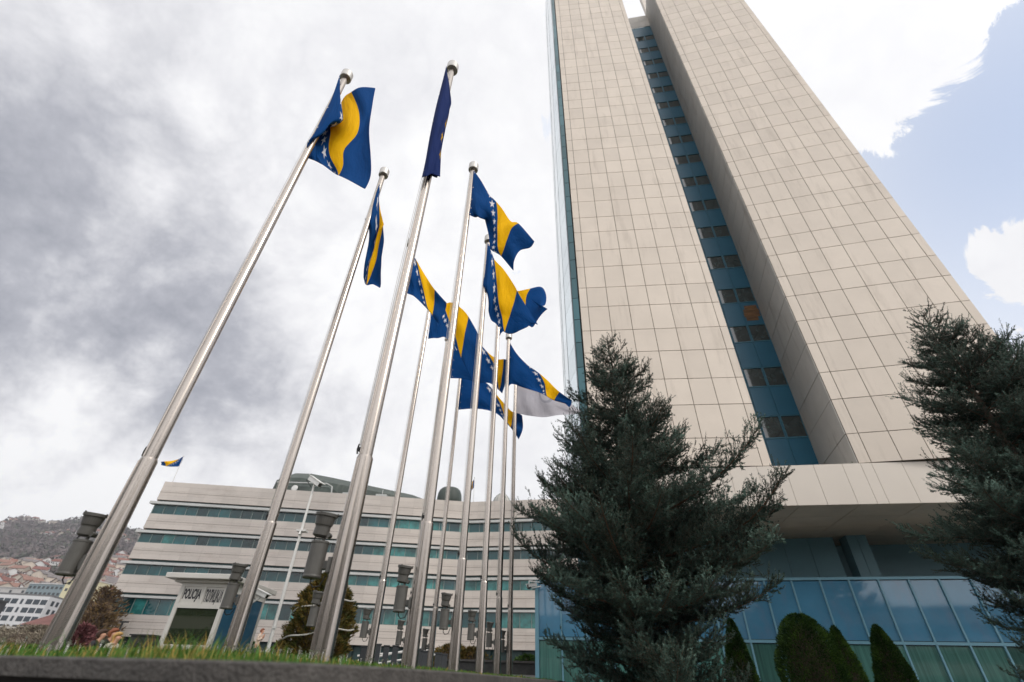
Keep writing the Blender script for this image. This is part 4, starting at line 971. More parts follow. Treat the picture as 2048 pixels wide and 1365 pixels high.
# rounded dark roof drum and pale dome
q0 = aty(872, 1000, 74); q1 = aty(922, 1000, 74); tz = aty(898, 974, 74)[2]; cx_ = (q0[0]+q1[0])/2; r_ = (q1[0]-q0[0])/2
mb = MB(); mb.lathe((cx_, 74+r_*.5, ZR-.3), (0, 0, 1), [(0, r_), ((tz-ZR)*.62, r_*1.0), ((tz-ZR)*.82, r_*.96), ((tz-ZR)*.95+.1, r_*.85), ((tz-ZR)*1.0+.25, r_*.68), ((tz-ZR)+.3, r_*.4), ((tz-ZR)+.33, 0)], 28); mb.build('roof_drum', M['roofshell'], west, smooth=True)
q0 = aty(984, 1003, 72); q1 = aty(1023, 1003, 72); tz = aty(1003, 988, 72)[2]; cx_ = (q0[0]+q1[0])/2; r_ = (q1[0]-q0[0])/2
mb = MB(); mb.lathe((cx_, 72, ZR-.2), (0, 0, 1), [(0, r_)]+[((tz-ZR+.2)*math.sin(k*.26), r_*math.cos(k*.26)) for k in range(1, 6)]+[(tz-ZR+.2, .02)], 24)
dm = mb.build('pale_dome', M['dome'], west, smooth=True)
mb = MB()
for k in range(12):
    an = k*math.pi/6; mb.tube([(cx_+(r_+.03)*math.cos(j*.26)*math.cos(an), 72+(r_+.03)*math.cos(j*.26)*math.sin(an), ZR-.2+(tz-ZR+.23)*math.sin(j*.26)) for j in range(7)], .03, 4)
mb.build('dome_ribs', M['mull'], dm)
for px_, py_, w_, h_ in ((700, 978, 1.2, .9), (760, 990, .8, .7), (555, 974, .9, .8)):
    q = aty(px_, py_, 70); mb = MB(); mb.box(q[0]-w_, q[0]+w_, 70.6, 72, ZR-.1, ZR+.75+h_*.4); mb.tube([(q[0], 71.2, ZR), (q[0], 71.2, ZR+h_+1.2)], .05, 6)
    mb.build('roof_vent', M['ledge'], west)
# roof flags
def roof_pole(px0, py0, px1, py1, Y, label):
    a_ = aty(px0, py0, Y); b_ = aty(px1, py1, Y); t = thing('roof_flagpole', (a_[0], Y, ZR), label, 'flagpole')
    mb = MB(); mb.tube([(a_[0], Y, ZR-.2), (b_[0], Y, b_[2])], [.06, .03], 6); mb.build('shaft', M['white'], t)
    mb = MB(); mb.lathe((b_[0], Y, b_[2]), (0, 0, 1), [(0, .02), (.04, .08), (.12, .08), (.16, .0)], 8); mb.build('finial', M['steelcap'], t)
roof_pole(346, 963, 367, 914, 66.5, 'thin white pole with a small flag on the left end of the roof')
roof_pole(947, 1006, 949, 957, 71.5, 'thin pole with a narrow hanging flag near the roof drum')
flag('state', 66.5, [0, .35, .7, 1], [[(367, 914), (352, 920), (334, 923), (320, 924, 0)], [(364, 923), (350, 928), (333, 929), (322, 928)], [(358, 933), (346, 934), (333, 933), (324, 931)]],
     'small blue and yellow flag flying left on the roof end', nu=24, nv=12, wave=.08, thick=.02, name='roof_flag')
flag('state', 71.5, [0, .4, .7, 1], [[(949, 958), (946, 962), (944, 966), (943, 975, 0)], [(949, 966), (946, 970), (944, 974), (943, 980)], [(948, 975), (946, 978), (944, 980), (942, 985)]],
     'narrow blue and yellow flag hanging on the pole near the roof drum', nu=20, nv=12, wave=.05, thick=.02, name='roof_flag')

# pale building across the road behind the viewer, present in the glass reflections
sb_ = thing('street_building', (0, -62, -.85), 'pale long building across the road behind the viewer, seen only reflected in glass', 'building')
mb = MB(); mb.box(-95, 70, -74, -62, -.85, 11.5); mb.build('wall', M['dome'], sb_); mb = MB(); mb.box(-95.5, 70.5, -74.5, -61.5, 11.51, 12.1); mb.build('roof', M['roofshell'], sb_)
mb = MB()
for z_ in (.6, 4.2, 7.8): mb.box(-94, 69, -61.99, -61.9, z_, z_+1.7)
mb.build('window_band', M['darkglass'], sb_)
# ------------------------------------------------------------------ police booth
bx0, bx1, by0, by1 = -10.02, -8.52, 16.2, 18.9; zr = 2.28; zg = gz(0, 16)
booth = thing('police_booth', (-9.2, 17.5, zg), 'small grey police guard booth with black lettering under its flat roof', 'booth')
mb = MB(); mb.box(bx0-.42, bx1+.18, by0-.32, by1+.35, zr+.02, zr+.17); mb.box(bx0-.2, bx1+.05, by0-.12, by1+.15, zr-.06, zr+.02); mb.build('roof', M['boothgrey'], booth, bevel=.02)
mb = MB()
for x_ in (bx0, bx1-.12):
    for y_ in (by0, by1-.12): mb.box(x_, x_+.12, y_, y_+.12, zg, zr-.06)
for z_, h in ((zr-.16, .10), (zr-.74, .10), (zr-1.78, .12), (zg, .5)):
    mb.box(bx0+.12, bx1-.12, by0+.003, by0+.10, z_, z_+h)
mb.box((bx0+bx1)/2-.045, (bx0+bx1)/2+.045, by0+.004, by0+.09, zr-.64, zr-.16)
for x_ in (bx0+.62, bx0+1.02): mb.box(x_-.045, x_+.045, by0+.004, by0+.09, zg+.5, zr-1.78)
mb.build('frame', M['boothgrey'], booth)
mb = MB()
for y0_ in (by0+.12, (by0+by1)/2-.05): pass
mb.box(bx1-.10, bx1-.002, by0+.12, by1-.12, zr-.26, zr-.06); mb.box(bx1-.10, bx1-.002, by0+.12, by1-.12, zg, zg+.25)
mb.box(bx1-.10, bx1-.004, (by0+by1)/2-.05, (by0+by1)/2+.05, zg+.25, zr-.26); mb.build('side_frame', M['white'], booth)
mb = MB(); mb.box(bx1-.07, bx1-.03, by0+.12, (by0+by1)/2-.05, zg+.25, zr-.26); mb.box(bx1-.07, bx1-.03, (by0+by1)/2+.05, by1-.12, zg+.25, zr-.26); mb.build('side_panel', M['boothblue'], booth)
mb = MB(); mb.box(bx0+.01, bx0+.06, by0+.12, by1-.12, zg, zr-.06); mb.box(bx0+.12, bx1-.12, by1-.08, by1-.03, zg, zr-.06); mb.build('wall', M['boothgrey'], booth)
xm = (bx0+bx1)/2
for x0_, x1_, z0_, z1_ in ((bx0+.12, bx1-.12, zr-1.66, zr-.74), (bx0+.12, bx0+.575, zg+.5, zr-1.78), (bx0+.665, bx0+.975, zg+.5, zr-1.78), (bx0+1.065, bx1-.12, zg+.5, zr-1.78)):
    mb = MB(); mb.box(x0_, x1_, by0+.04, by0+.06, z0_, z1_); mb.build('window_pane', M['boothglass'], booth)
for x0_, x1_ in ((bx0+.12, xm-.045), (xm+.045, bx1-.12)):
    mb = MB(); mb.box(x0_, x1_, by0+.03, by0+.05, zr-.64, zr-.16); sg = mb.build('sign_panel', M['boothgrey'], booth)
    txt = 'POLICIJA' if x0_ < xm-.5 else 'ПОЛИЦИЈА'
    cu = bpy.data.curves.new('t', 'FONT'); cu.body = txt; cu.align_x = 'CENTER'; cu.align_y = 'CENTER'; cu.size = .5; cu.offset = .016; cu.extrude = .006
    to = bpy.data.objects.new('t', cu); COL.objects.link(to); dg = bpy.context.evaluated_depsgraph_get(); me = bpy.data.meshes.new_from_object(to.evaluated_get(dg))
    COL.objects.unlink(to); bpy.data.objects.remove(to)
    co = np.zeros(len(me.vertices)*3); me.vertices.foreach_get('co', co); co = co.reshape(-1, 3)
    wx = co[:, 0].max()-co[:, 0].min(); hx = co[:, 1].max()-co[:, 1].min(); fx = (x1_-x0_-.05)/wx; fz_ = (.36 if 'P' in txt else .42)/hx
    cx1 = (co[:, 0].max()+co[:, 0].min())/2; cz1 = (co[:, 1].max()+co[:, 1].min())/2
    nv = np.stack([(x0_+x1_)/2+(co[:, 0]-cx1)*fx, by0+.028-co[:, 2]*.5, zr-.40+(co[:, 1]-cz1)*fz_-(.03 if 'P' not in txt else 0)], 1)
    o_ = wloc(sg); nv -= np.array([o_.x, o_.y, o_.z]); me.vertices.foreach_set('co', nv.ravel()); me.update()
    me.materials.clear(); me.materials.append(M['letter']); lo = bpy.data.objects.new('lettering', me); COL.objects.link(lo); lo.parent = sg
def cctv(loc, d, label, size=1.0, name='security_camera', arm=None):
    t = thing(name, loc, label, 'security camera'); d = np.array(d, float); d /= np.linalg.norm(d); s_ = np.cross(d, (0, 0, 1)); s_ /= np.linalg.norm(s_); u_ = np.cross(s_, d)
    c = np.array(loc)+np.array([0, 0, .12*size])
    mb = MB(); mb.obox(c, d*.26*size, s_*.07*size, u_*.06*size); mb.build('housing', M['white'], t, bevel=.01)
    mb = MB(); mb.obox(c+u_*.075*size+d*.03*size, d*.31*size, s_*.09*size, u_*.008*size); mb.build('sunshield', M['white'], t)
    mb = MB(); mb.obox(c+d*.262*size, d*.004, s_*.05*size, u_*.045*size); mb.build('lens_window', M['darkglass'], t)
    mb = MB(); mb.tube([np.array(loc)+(arm if arm is not None else np.array([0, 0, -.12])), np.array(loc), c], .03*size, 6); mb.build('bracket', M['white'], t)
    mb = MB(); mb.tube([c-d*.2*size, c-d*.36*size-u_*.1*size, np.array(loc)-d*.12*size+np.array([0, 0, -.1])], .012*size, 5); mb.build('cable', M['black'], t)
    return t
q = aty(520, 1193, 17.6); cctv((q[0], 17.6, q[2]-.05), (1, -.25, -.35), 'white boxy camera fixed to the side of the police booth', 1.1, arm=np.array([-.35, 0, -.25]))
# ------------------------------------------------------------------ camera mast
a_ = aty(628, 972, 18); mx_ = a_[0]
mast = thing('camera_mast', (mx_, 18, gz(0, 18)), 'slender white mast rising between the booth and the thickest flagpole', 'mast')
mb = MB(); mb.tube([(mx_, 18, gz(0, 18)), (mx_, 18, 2.4), (mx_, 18, a_[2])], [.065, .055, .04], 10); mb.build('pole', M['white'], mast)
q = aty(600, 1063, 18); mb = MB(); mb.box(mx_-.13, mx_+.22, 17.85, 18.15, q[2]-.02, q[2]+.03); mb.tube([(mx_+.02, 17.9, q[2]), (mx_+.03, 17.85, q[2]-.12), (mx_+.05, 17.82, q[2]-.16)], .04, 8); mb.build('sensor_plate', M['white'], mast)
for z_ in (.55, 1.2): 
    mb = MB(); mb.box(mx_-.02, mx_+.10, 17.92, 17.96, z_, z_+.08); mb.build('clamp', M['white'], mast)
cctv((mx_, 18, a_[2]), (1, -.45, -.62), 'beige camera on top of the slender mast', 1.35)
# cameras on the podium corner
q = aty(1066, 1172, 25.6); cctv((q[0]-.05, 25.6, q[2]-.1), (-.9, -.6, -.2), 'small pale camera on the corner of the blue glass podium', 1.0, arm=np.array([.45, .1, .1]))
mb = MB(); q2 = aty(1058, 1174, 25.6); t = thing('dome_camera', (q2[0], 25.6, q2[2]), 'round dome camera hanging left of the podium corner camera', 'security camera')
mb.lathe((q2[0], 25.6, q2[2]+.12), (0, 0, -1), [(0, .04), (.02, .12), (.12, .13)], 14); mb.build('housing', M['white'], t)
mb = MB(); mb.lathe((q2[0], 25.6, q2[2]), (0, 0, -1), [(0, .125), (.06, .105), (.11, .05), (.12, 0)], 14); mb.build('dome', M['darkglass'], t)
mb = MB(); mb.tube([(q2[0], 25.6, q2[2]+.1), (q2[0], 25.6, q2[2]+.26), (1.75, 25.9, q2[2]+.26)], .03, 6); mb.build('bracket', M['white'], t)

# ------------------------------------------------------------------ bollards and rails
zb_ = gz(0, 20)
M['bollard'] = P('bollard_paint', (.045, .05, .055), .55, namt=.2, nscale=6)
def bollard_at(px, py, Y, label, proto=[None]):
    q = aty(px, py, Y)
    if proto[0] is None:
        t = thing('bollard', (0, 0, 0), label, 'bollard', 'dark bollards beyond the lawn'); mb = MB(); mb.box(-.11, .11, -.11, .11, 0, 1.55); mb.build('post', M['bollard'], t, bevel=.015)
        mb = MB(); mb.prism([(-.13, -.13), (.13, -.13), (.13, .13), (-.13, .13)], 1.55, 1.59); mb.build('cap', M['bollard'], t); proto[0] = t; o = t
    else: o = copy_tree(proto[0])
    o['label'] = label; o.location = (q[0], Y, q[2]-1.59); o.rotation_euler.z = .2
bl = [(729, 1293, 21, 'dark square bollard just left of the slim flagpole'), (757, 1288, 21, 'dark square bollard just right of the slim flagpole, the tallest showing'), (774, 1291, 22.5, 'narrower dark bollard, second right of the slim flagpole'), (792, 1291, 21, 'dark bollard, third right of the slim flagpole'),
      (840, 1300, 21, 'dark bollard between the two adjoining poles, left one'), (851, 1302, 23, 'dark bollard directly right of the one between the adjoining poles'), (877, 1306, 21, 'dark bollard left of the third thick pole'), (889, 1308, 23, 'dark bollard almost touching the third thick pole')]
for b_ in bl: bollard_at(b_[0], b_[1], b_[2], b_[3])
bar = thing('barrier_rail', (-3.8, 24, .3), 'pale blue and white tubular barrier behind the dark bollards', 'barrier')
mb = MB()
for (p0, p1) in (((715, 1322), (870, 1290)), ((715, 1312), (870, 1300)), ((740, 1330), (880, 1308))):
    a_ = aty(*p0, 24); b2 = aty(*p1, 24); mb.tube([a_, b2], .04, 6)
mb.build('rail', M['white'], bar)
for px in (760, 812, 864):
    a_ = aty(px, 1296, 24); mb = MB(); mb.tube([(a_[0], 24.05, .2), (a_[0], 24.05, a_[2]+.1)], .035, 6); mb.build('post', M['white'], bar)
# dark retaining wall with scrub at the foot of the west building
M['rock'] = P('retaining_stone', (.05, .05, .048), .85, namt=.3, nscale=3, bump=.5, bscale=5)
a_ = aty(885, 1322, 30); b2 = aty(1080, 1334, 30)
rw = thing('retaining_wall', (a_[0], 30, .2), 'low dark wall running between the farthest flagpoles and the podium', 'wall')
mb = MB(); mb.box(a_[0], 3.2, 30, 30.5, -1, a_[2]); mb.build('wall', M['rock'], rw); mb = MB(); mb.box(a_[0]-.1, 3.2, 29.9, 30.6, a_[2]+.003, a_[2]+.10); mb.build('coping', M['curb'], rw)
for i, (px, py, rr, lab) in enumerate(((905, 1300, 1.3, 'brownish leafless bush left above the dark retaining wall'), (945, 1306, 1.0, 'ochre low bush above the dark retaining wall behind the fourth thick pole'), (1055, 1322, .9, 'low green plant at the foot of the blue podium'))):
    q = aty(px, py, 33); conifer_bush(q[0], 33, -.2, q[2]+.25, rr, 5000, M['brownthuja'] if i < 2 else M['thuja'], 'low_bush', lab, 'bush', seed=30+i, size=.13, rag=.35, tone=.6 if i < 2 else .3)

# ------------------------------------------------------------------ people
M['skin'] = P('skin', (.55, .30, .20), .55); M['hair_dark'] = P('hair_dark', (.05, .025, .015), .7); M['hair_blond'] = P('hair_blond', (.50, .30, .10), .6)
M['hair_red'] = P('hair_red', (.22, .07, .03), .6)
M['blackcoat'] = P('black_coat', (.015, .015, .018), .6); M['cream'] = P('cream_coat', (.60, .55, .45), .8, namt=.2, nscale=8); M['jeans'] = P('trousers', (.03, .035, .05), .8); M['lacecoat'] = P('pale_coat', (.62, .50, .40), .8, namt=.35, nscale=16)
def skin_mesh(name, nodes, edges, mat, parent, root=0):
    me = bpy.data.meshes.new(name); me.from_pydata([n[:3] for n in nodes], edges, []); me.materials.append(mat)
    ob = bpy.data.objects.new(name, me); COL.objects.link(ob); ob.parent = parent
    sk = ob.modifiers.new('skin', 'SKIN'); sk.use_smooth_shade = True; lay = me.skin_vertices[0].data if me.skin_vertices else None
    if lay is None:
        bm_ = __import__('bmesh').new(); bm_.from_mesh(me); bm_.verts.layers.skin.verify(); bm_.to_mesh(me); bm_.free(); lay = me.skin_vertices[0].data
    for i, n in enumerate(nodes): lay[i].radius = (n[3], n[4] if len(n) > 4 else n[3]); lay[i].use_root = (i == root)
    sb = ob.modifiers.new('sub', 'SUBSURF'); sb.levels = 1; sb.render_levels = 1
    return ob
def person(loc, rz_, label, coat, hair, long_hair, h=1.72, lean=0.0, arms='down', bag=None):
    t = thing('person', loc, label, 'person'); t.rotation_euler.z = rz_; k = h/1.72
    # faces -y ; body continuous, coat and hair as children
    nd = [(0, 0, .95, .125, .10), (0, 0, 1.15, .115, .09), (0, -lean*.5, 1.36, .13, .10), (0, -lean*.7, 1.44, .06, .055), (0, -lean-.01, 1.50, .05), (0, -lean-.03, 1.57, .070, .085), (0, -lean-.02, 1.635, .068, .08)]
    ed = [(0, 1), (1, 2), (2, 3), (3, 4), (4, 5), (5, 6)]
    for s_ in (-1, 1):
        o = len(nd); nd += [(s_*.10, 0, .88, .085), (s_*.11, -.01, .48, .058), (s_*.11, .03, .10, .04), (s_*.115, -.13, .04, .035)]; ed += [(0, o), (o, o+1), (o+1, o+2), (o+2, o+3)]
        o = len(nd); 
        if arms == 'down': arm = [(s_*.17, -lean*.6, 1.40, .05), (s_*.22, 0, 1.13, .04), (s_*.23, -.06, .90, .028), (s_*.225, -.08, .83, .03, .018)]
        else: arm = [(s_*.17, -lean*.6, 1.40, .05), (s_*.22, -.06, 1.14, .04), (s_*.09, -.24, 1.30, .028), (s_*.06, -.25, 1.38, .03, .018)]
        nd += arm; ed += [(2, o), (o, o+1), (o+1, o+2), (o+2, o+3)]
        p3 = np.array(arm[3][:3]); dr = p3-np.array(arm[2][:3]); dr /= np.linalg.norm(dr); sd2 = np.array([0, 1, 0]) if arms == 'down' else np.array([1, 0, 0])
        for fi in range(5):
            q0 = len(nd); off_ = sd2*(fi-2)*.017; ln_ = (.05, .07, .078, .072, .055)[fi]
            if fi == 0: off_ = off_*1.4-dr*.03; d2 = dr*.6+sd2*-.6
            else: d2 = dr+np.array([0, -.15, 0])
            nd += [(*(p3+off_+d2*ln_*.5), .0085), (*(p3+off_+d2*ln_+np.array([0, -.012, 0])), .007)]; ed += [(o+3, q0), (q0, q0+1)]
    nd = [(a*k, b*k, c*k, *[r*k for r in rr]) for a, b, c, *rr in nd]
    skin_mesh('body', nd, ed, M['skin'], t)
    # nose, ears and eyes are small: one face mesh shaped on the head
    mb = MB(); hz = 1.585*k; hy = (-lean-.02)*k
    mb.add([(0, hy-.118*k, hz-.012), (.014, hy-.095*k, hz-.02), (-.014, hy-.095*k, hz-.02), (0, hy-.095*k, hz+.025)], [(0, 1, 3), (0, 3, 2), (0, 2, 1)])
    o_ = t.location; 
    def local(m_, nm, mat): 
        ob = mesh_obj(nm, m_.v, m_.f, mat); ob.parent = t; return ob
    local(mb, 'nose', M['skin'])
    c = [(0, 0, .80, .19, .15), (0, 0, 1.0, .165, .13), (0, -lean*.2, 1.2, .15, .12), (0, -lean*.5, 1.40, .165, .12), (0, -lean*.75, 1.49, .085, .08)]; ce = [(0, 1), (1, 2), (2, 3), (3, 4)]
    for s_ in (-1, 1):
        o = len(c)
        if arms == 'down': c += [(s_*.18, -lean*.6, 1.40, .066), (s_*.235, 0, 1.13, .056), (s_*.24, -.055, .92, .045)]
        else: c += [(s_*.18, -lean*.6, 1.40, .066), (s_*.235, -.05, 1.14, .056), (s_*.11, -.215, 1.27, .045)]
        ce += [(3, o), (o, o+1), (o+1, o+2)]
    c = [(a*k, b*k, d*k, *[r*k for r in rr]) for a, b, d, *rr in c]; skin_mesh('coat', c, ce, coat, t)
    tr = []; te = []
    for s_ in (-1, 1):
        o = len(tr); tr += [(s_*.095*k, 0, .9*k, .10*k), (s_*.11*k, -.01, .48*k, .075*k), (s_*.11*k, .02, .12*k, .06*k)]; te += [(o, o+1), (o+1, o+2)]
    te.append((0, 3)); skin_mesh('trousers', tr, te, M['jeans'], t)
    mb = MB(); n_ = 14
    prof = [(k*.0+z_, r_) for z_, r_ in ((1.515*k, .072*k), (1.56*k, .092*k), (1.62*k, .100*k), (1.67*k, .092*k), (1.712*k, .058*k), (1.724*k, .0))]
    if long_hair: prof = [(1.30*k, .05*k), (1.38*k, .11*k), (1.48*k, .105*k)]+prof
    for z_, r_ in prof:
        for q_ in range(n_):
            an = 2*math.pi*q_/n_; front = max(0, -math.sin(an)); dz_ = .07*k*front if z_ < 1.70*k else 0
            sh = .5 if (z_ < 1.55*k) else 1
            mb.v.append((r_*math.cos(an), hy+.018+(r_*1.12*math.sin(an)*(sh if math.sin(an) > 0 else (.15 if z_ < 1.64*k else 1))+(.03 if z_ < 1.64*k else 0)), z_+dz_*0))
    for a_ in range(len(prof)-1):
        for q_ in range(n_): mb.f.append((a_*n_+q_, a_*n_+(q_+1) % n_, (a_+1)*n_+(q_+1) % n_, (a_+1)*n_+q_)); mb.m.append(0)
    ob = mesh_obj('hair', mb.v, mb.f, hair, smooth=True); ob.parent = t
    return t
zp = gz(0, 14.6)
def head_at(px, py, Y, ztop_h):  # stand so that the crown of the head is seen here
    q = aty(px, py, Y); return (q[0], Y, q[2]-ztop_h)
person(head_at(201, 1258, 15.0, 1.76), R_(105), 'person in black coat, leftmost of the three beside the left flagpole', M['blackcoat'], M['hair_dark'], False, 1.76, .10)
person(head_at(222, 1256, 14.6, 1.78), R_(98), 'person with glasses and black leather jacket between two others', M['blackcoat'], M['hair_red'], False, 1.78, .12)
person(head_at(236, 1263, 14.4, 1.69), R_(85), 'blond person in a pale coat at the right of the three', M['cream'], M['hair_blond'], True, 1.68, .06)
person(head_at(523, 1257, 31, 1.74), R_(95), 'person in a long pale coat with raised hand, near the white mast', M['lacecoat'], M['hair_red'], False, 1.74, .10, 'up')
# dark bin-like cabinet and street sign post near the three people
cb = thing('utility_cabinet', (-14.3, 22, gz(0, 22)), 'black utility cabinet between the three people and the booth', 'cabinet')
q = aty(283, 1272, 22); mb = MB(); mb.box(q[0]-.42, q[0]+.42, 22, 22.6, gz(0, 22), q[2]); mb.build('body', M['black'], cb, bevel=.02); mb = MB(); mb.box(q[0]-.46, q[0]+.46, 21.95, 22.65, q[2]+.002, q[2]+.05); mb.build('lid', M['black'], cb)
q = aty(245, 1246, 30); sp_ = thing('street_post', (q[0], 30, gz(0, 30)), 'thin dark post with short bar on top rising above the three people', 'post')
mb = MB(); mb.tube([(q[0], 30, gz(0, 30)), (q[0], 30, q[2])], .05, 6); mb.build('pole', M['black'], sp_); mb = MB(); mb.box(q[0]-.15, q[0]+.3, 29.95, 30.05, q[2]+.002, q[2]+.08); mb.build('bar', M['black'], sp_)
# ------------------------------------------------------------------ hills and town
def vnoise(x, y, s, seed):
    g = np.random.default_rng(seed); T_ = g.random((64, 64)); X = x/s; Y = y/s
    xi = np.floor(X).astype(int); yi = np.floor(Y).astype(int); fx = X-xi; fy = Y-yi; fx = fx*fx*(3-2*fx); fy = fy*fy*(3-2*fy)
    a = T_[xi % 64, yi % 64]; b = T_[(xi+1) % 64, yi % 64]; c = T_[xi % 64, (yi+1) % 64]; d = T_[(xi+1) % 64, (yi+1) % 64]
    return (a*(1-fx)+b*fx)*(1-fy)+(c*(1-fx)+d*fx)*fy
def hill_z(x, y):
    x = np.asarray(x, float); y = np.asarray(y, float); r = y
    base = np.interp(r, [150, 250, 330, 450, 700, 900, 1150, 1250, 1900, 2100], [-3, 10, 31, 56, 117, 176, 255, 262, 60, 20])
    b = base+(vnoise(x, y, 160, 1)-.5)*26*smooth(300, 900, r)+(vnoise(x, y, 60, 2)-.5)*10*smooth(300, 900, r)
    b = b+22*np.exp(-((x/y+.985)/.05)**2)*smooth(850, 1150, r)+16*np.exp(-((x/y+.86)/.045)**2)*smooth(850, 1150, r)
    return b
hx = np.linspace(-2600, 1800, 150); hy = np.linspace(150, 2000, 110); HX, HY = np.meshgrid(hx, hy); HZ = hill_z(HX, HY)
V = np.stack([HX, HY, HZ], -1).reshape(-1, 3); j, i = np.meshgrid(np.arange(109), np.arange(149), indexing='ij'); a = (j*150+i).ravel()
F = np.stack([a, a+1, a+151, a+150], 1)
M['hill'] = P('hill_ground', (.105, .088, .075), .95, namt=.45, nscale=.012, dark=((.05, .05, .03), .02, .5, .6, (1, 1, 1)))
tag(fast_obj('hills', V, F, M['hill']), kind='structure')
M['wood'] = P('bare_wood', (.13, .105, .10), .95, tone=(.07, .075, .05))
def canopy(name, label, pts, size, mat, n_per, hgt):
    """far wood: clumps of small leaf faces on the slope"""
    pts = np.array(pts); n = len(pts)*n_per; c = np.repeat(pts, n_per, 0)
    d = rng.normal(size=(n, 3)); d /= np.linalg.norm(d, axis=1)[:, None]; d *= rng.uniform(.5, 1, n)[:, None]
    hs = np.repeat(rng.uniform(.7, 1.4, len(pts)), n_per)[:, None]
    C = c+d*np.array([size, size, hgt])*hs+np.array([0, 0, hgt*.8])
    a = rng.normal(size=(n, 3)); a /= np.linalg.norm(a, axis=1)[:, None]; b = rng.normal(size=(n, 3)); b -= a*(a*b).sum(1)[:, None]; b /= np.linalg.norm(b, axis=1)[:, None]
    s = size*.28*rng.uniform(.6, 1.4, n)[:, None]
    V = np.stack([C-a*s, C+b*s, C+a*s], 1).reshape(-1, 3)
    return tag(fast_obj(name, V, np.arange(n*3).reshape(-1, 3), mat, attr=np.repeat(np.repeat((rng.random(len(pts)) < .25)*1.0, n_per), 3)), label, 'wood', kind='stuff')
tp = []
for _ in range(2600):
    r = rng.uniform(620, 1230)**1.0; k = rng.uniform(-1.12, -.62); x = k*r
    dn = vnoise(np.array(x), np.array(r), 90, 5)
    if dn > .28+.32*(r < 850): tp.append((x, r, float(hill_z(x, r))-5))
canopy('far_woods', 'leafless brown woods covering the upper hillside', tp, 11, M['wood'], 22, 8)
# houses: one prototype of each kind, copied over the slope
wallc = [(.46, .43, .39), (.55, .54, .53), (.44, .39, .33), (.50, .43, .36)]; roofc = [(.20, .085, .06), (.17, .07, .055), (.23, .13, .10), (.17, .15, .145)]
protos = []
M['winfar'] = P('far_window', (.04, .045, .05), .3)
for k in range(4):
    wm = P('house_wall%d' % k, wallc[k], .85, namt=.12, nscale=.3); rm = P('house_roof%d' % k, roofc[k], .85, namt=.25, nscale=.5)
    t = thing('house', (0, 0, 0), 'house', 'house', 'houses scattered over the hillside')
    W_, D_, H_, RH = 5+k*.6, 4.5, 5.5+k*.8, 2.6
    mb = MB(); mb.box(-W_, W_, -D_, D_, -6, H_); mb.add([(-W_, -D_, H_), (-W_, D_, H_), (-W_, 0, H_+RH), (W_, -D_, H_), (W_, D_, H_), (W_, 0, H_+RH)], [(0, 2, 1), (3, 4, 5)]); mb.build('wall', wm, t)
    mb = MB(); e_ = .5; mb.add([(-W_-e_, -D_-e_, H_-.3), (W_+e_, -D_-e_, H_-.3), (W_+e_, 0, H_+RH), (-W_-e_, 0, H_+RH), (-W_-e_, D_+e_, H_-.3), (W_+e_, D_+e_, H_-.3), (-W_-e_, -D_-e_, H_), (W_+e_, -D_-e_, H_), (W_+e_, 0, H_+RH+.3), (-W_-e_, 0, H_+RH+.3), (-W_-e_, D_+e_, H_), (W_+e_, D_+e_, H_)],
        [(3, 2, 1, 0), (4, 5, 2, 3), (6, 7, 8, 9), (9, 8, 11, 10), (0, 1, 7, 6), (5, 4, 10, 11), (0, 6, 9, 3), (3, 9, 10, 4), (1, 2, 8, 7), (2, 5, 11, 8)]); rf = mb.build('roof', rm, t)
    mb = MB(); mb.box(1.5, 2.2, .4, 1.1, H_, H_+RH+1.0); mb.build('chimney', wm, rf)
    for zz_ in (1.0, 3.8):
        for xx in (-3, 0, 3):
            mb = MB(); mb.box(xx-.6, xx+.6, -D_-.04, -D_-.002, zz_, zz_+1.3); mb.build('window', M['winfar'], t)
    protos.append(t)
cells = {}; spots = []; tries = 0
while len(spots) < 235 and tries < 60000:
    tries += 1; v = rng.random(); r = 330+520*rng.random()**1.1 if v < .86 else rng.uniform(850, 1120); k = rng.uniform(-1.06, -.70); x = k*r
    if any((x-a_)**2+(r-b_)**2 < 14.5**2 for a_, b_ in spots): continue
    if r > 600 and vnoise(np.array(x), np.array(r), 90, 5) > .62: continue
    spots.append((x, r))
adj = ['pale walled', 'white walled', 'ochre walled', 'tan walled']; 
for n_, (x, r) in enumerate(sorted(spots, key=lambda q: q[1])):
    k = int(rng.integers(0, 4)) if n_ > 3 else n_
    o = protos[k] if n_ < 4 else copy_tree(protos[k])
    o.location = (x, r, float(hill_z(x, r))); o.rotation_euler.z = R_(rng.choice([0, 90, 30, -20, 50, -50])+rng.uniform(-12, 12)+40)
    o['label'] = ['pale walled hillside house with red-brown roof', 'white walled hillside house with dark red roof', 'ochre walled hillside house with light clay roof', 'tan walled hillside house with grey roof'][k]
    o['group'] = ['pale hillside houses with red-brown roofs', 'white hillside houses with dark red roofs', 'ochre hillside houses with clay roofs', 'tan hillside houses with grey roofs'][k]
# trees between the houses
tp = []
for _ in range(420):
    r = rng.uniform(330, 700); x = rng.uniform(-1.06, -.70)*r
    if min((x-a_)**2+(r-b_)**2 for a_, b_ in spots) > 60: tp.append((x, r, float(hill_z(x, r))-1))
canopy('garden_trees', 'brown and dark green trees growing between the hillside houses', tp, 5, M['wood'], 60, 5)
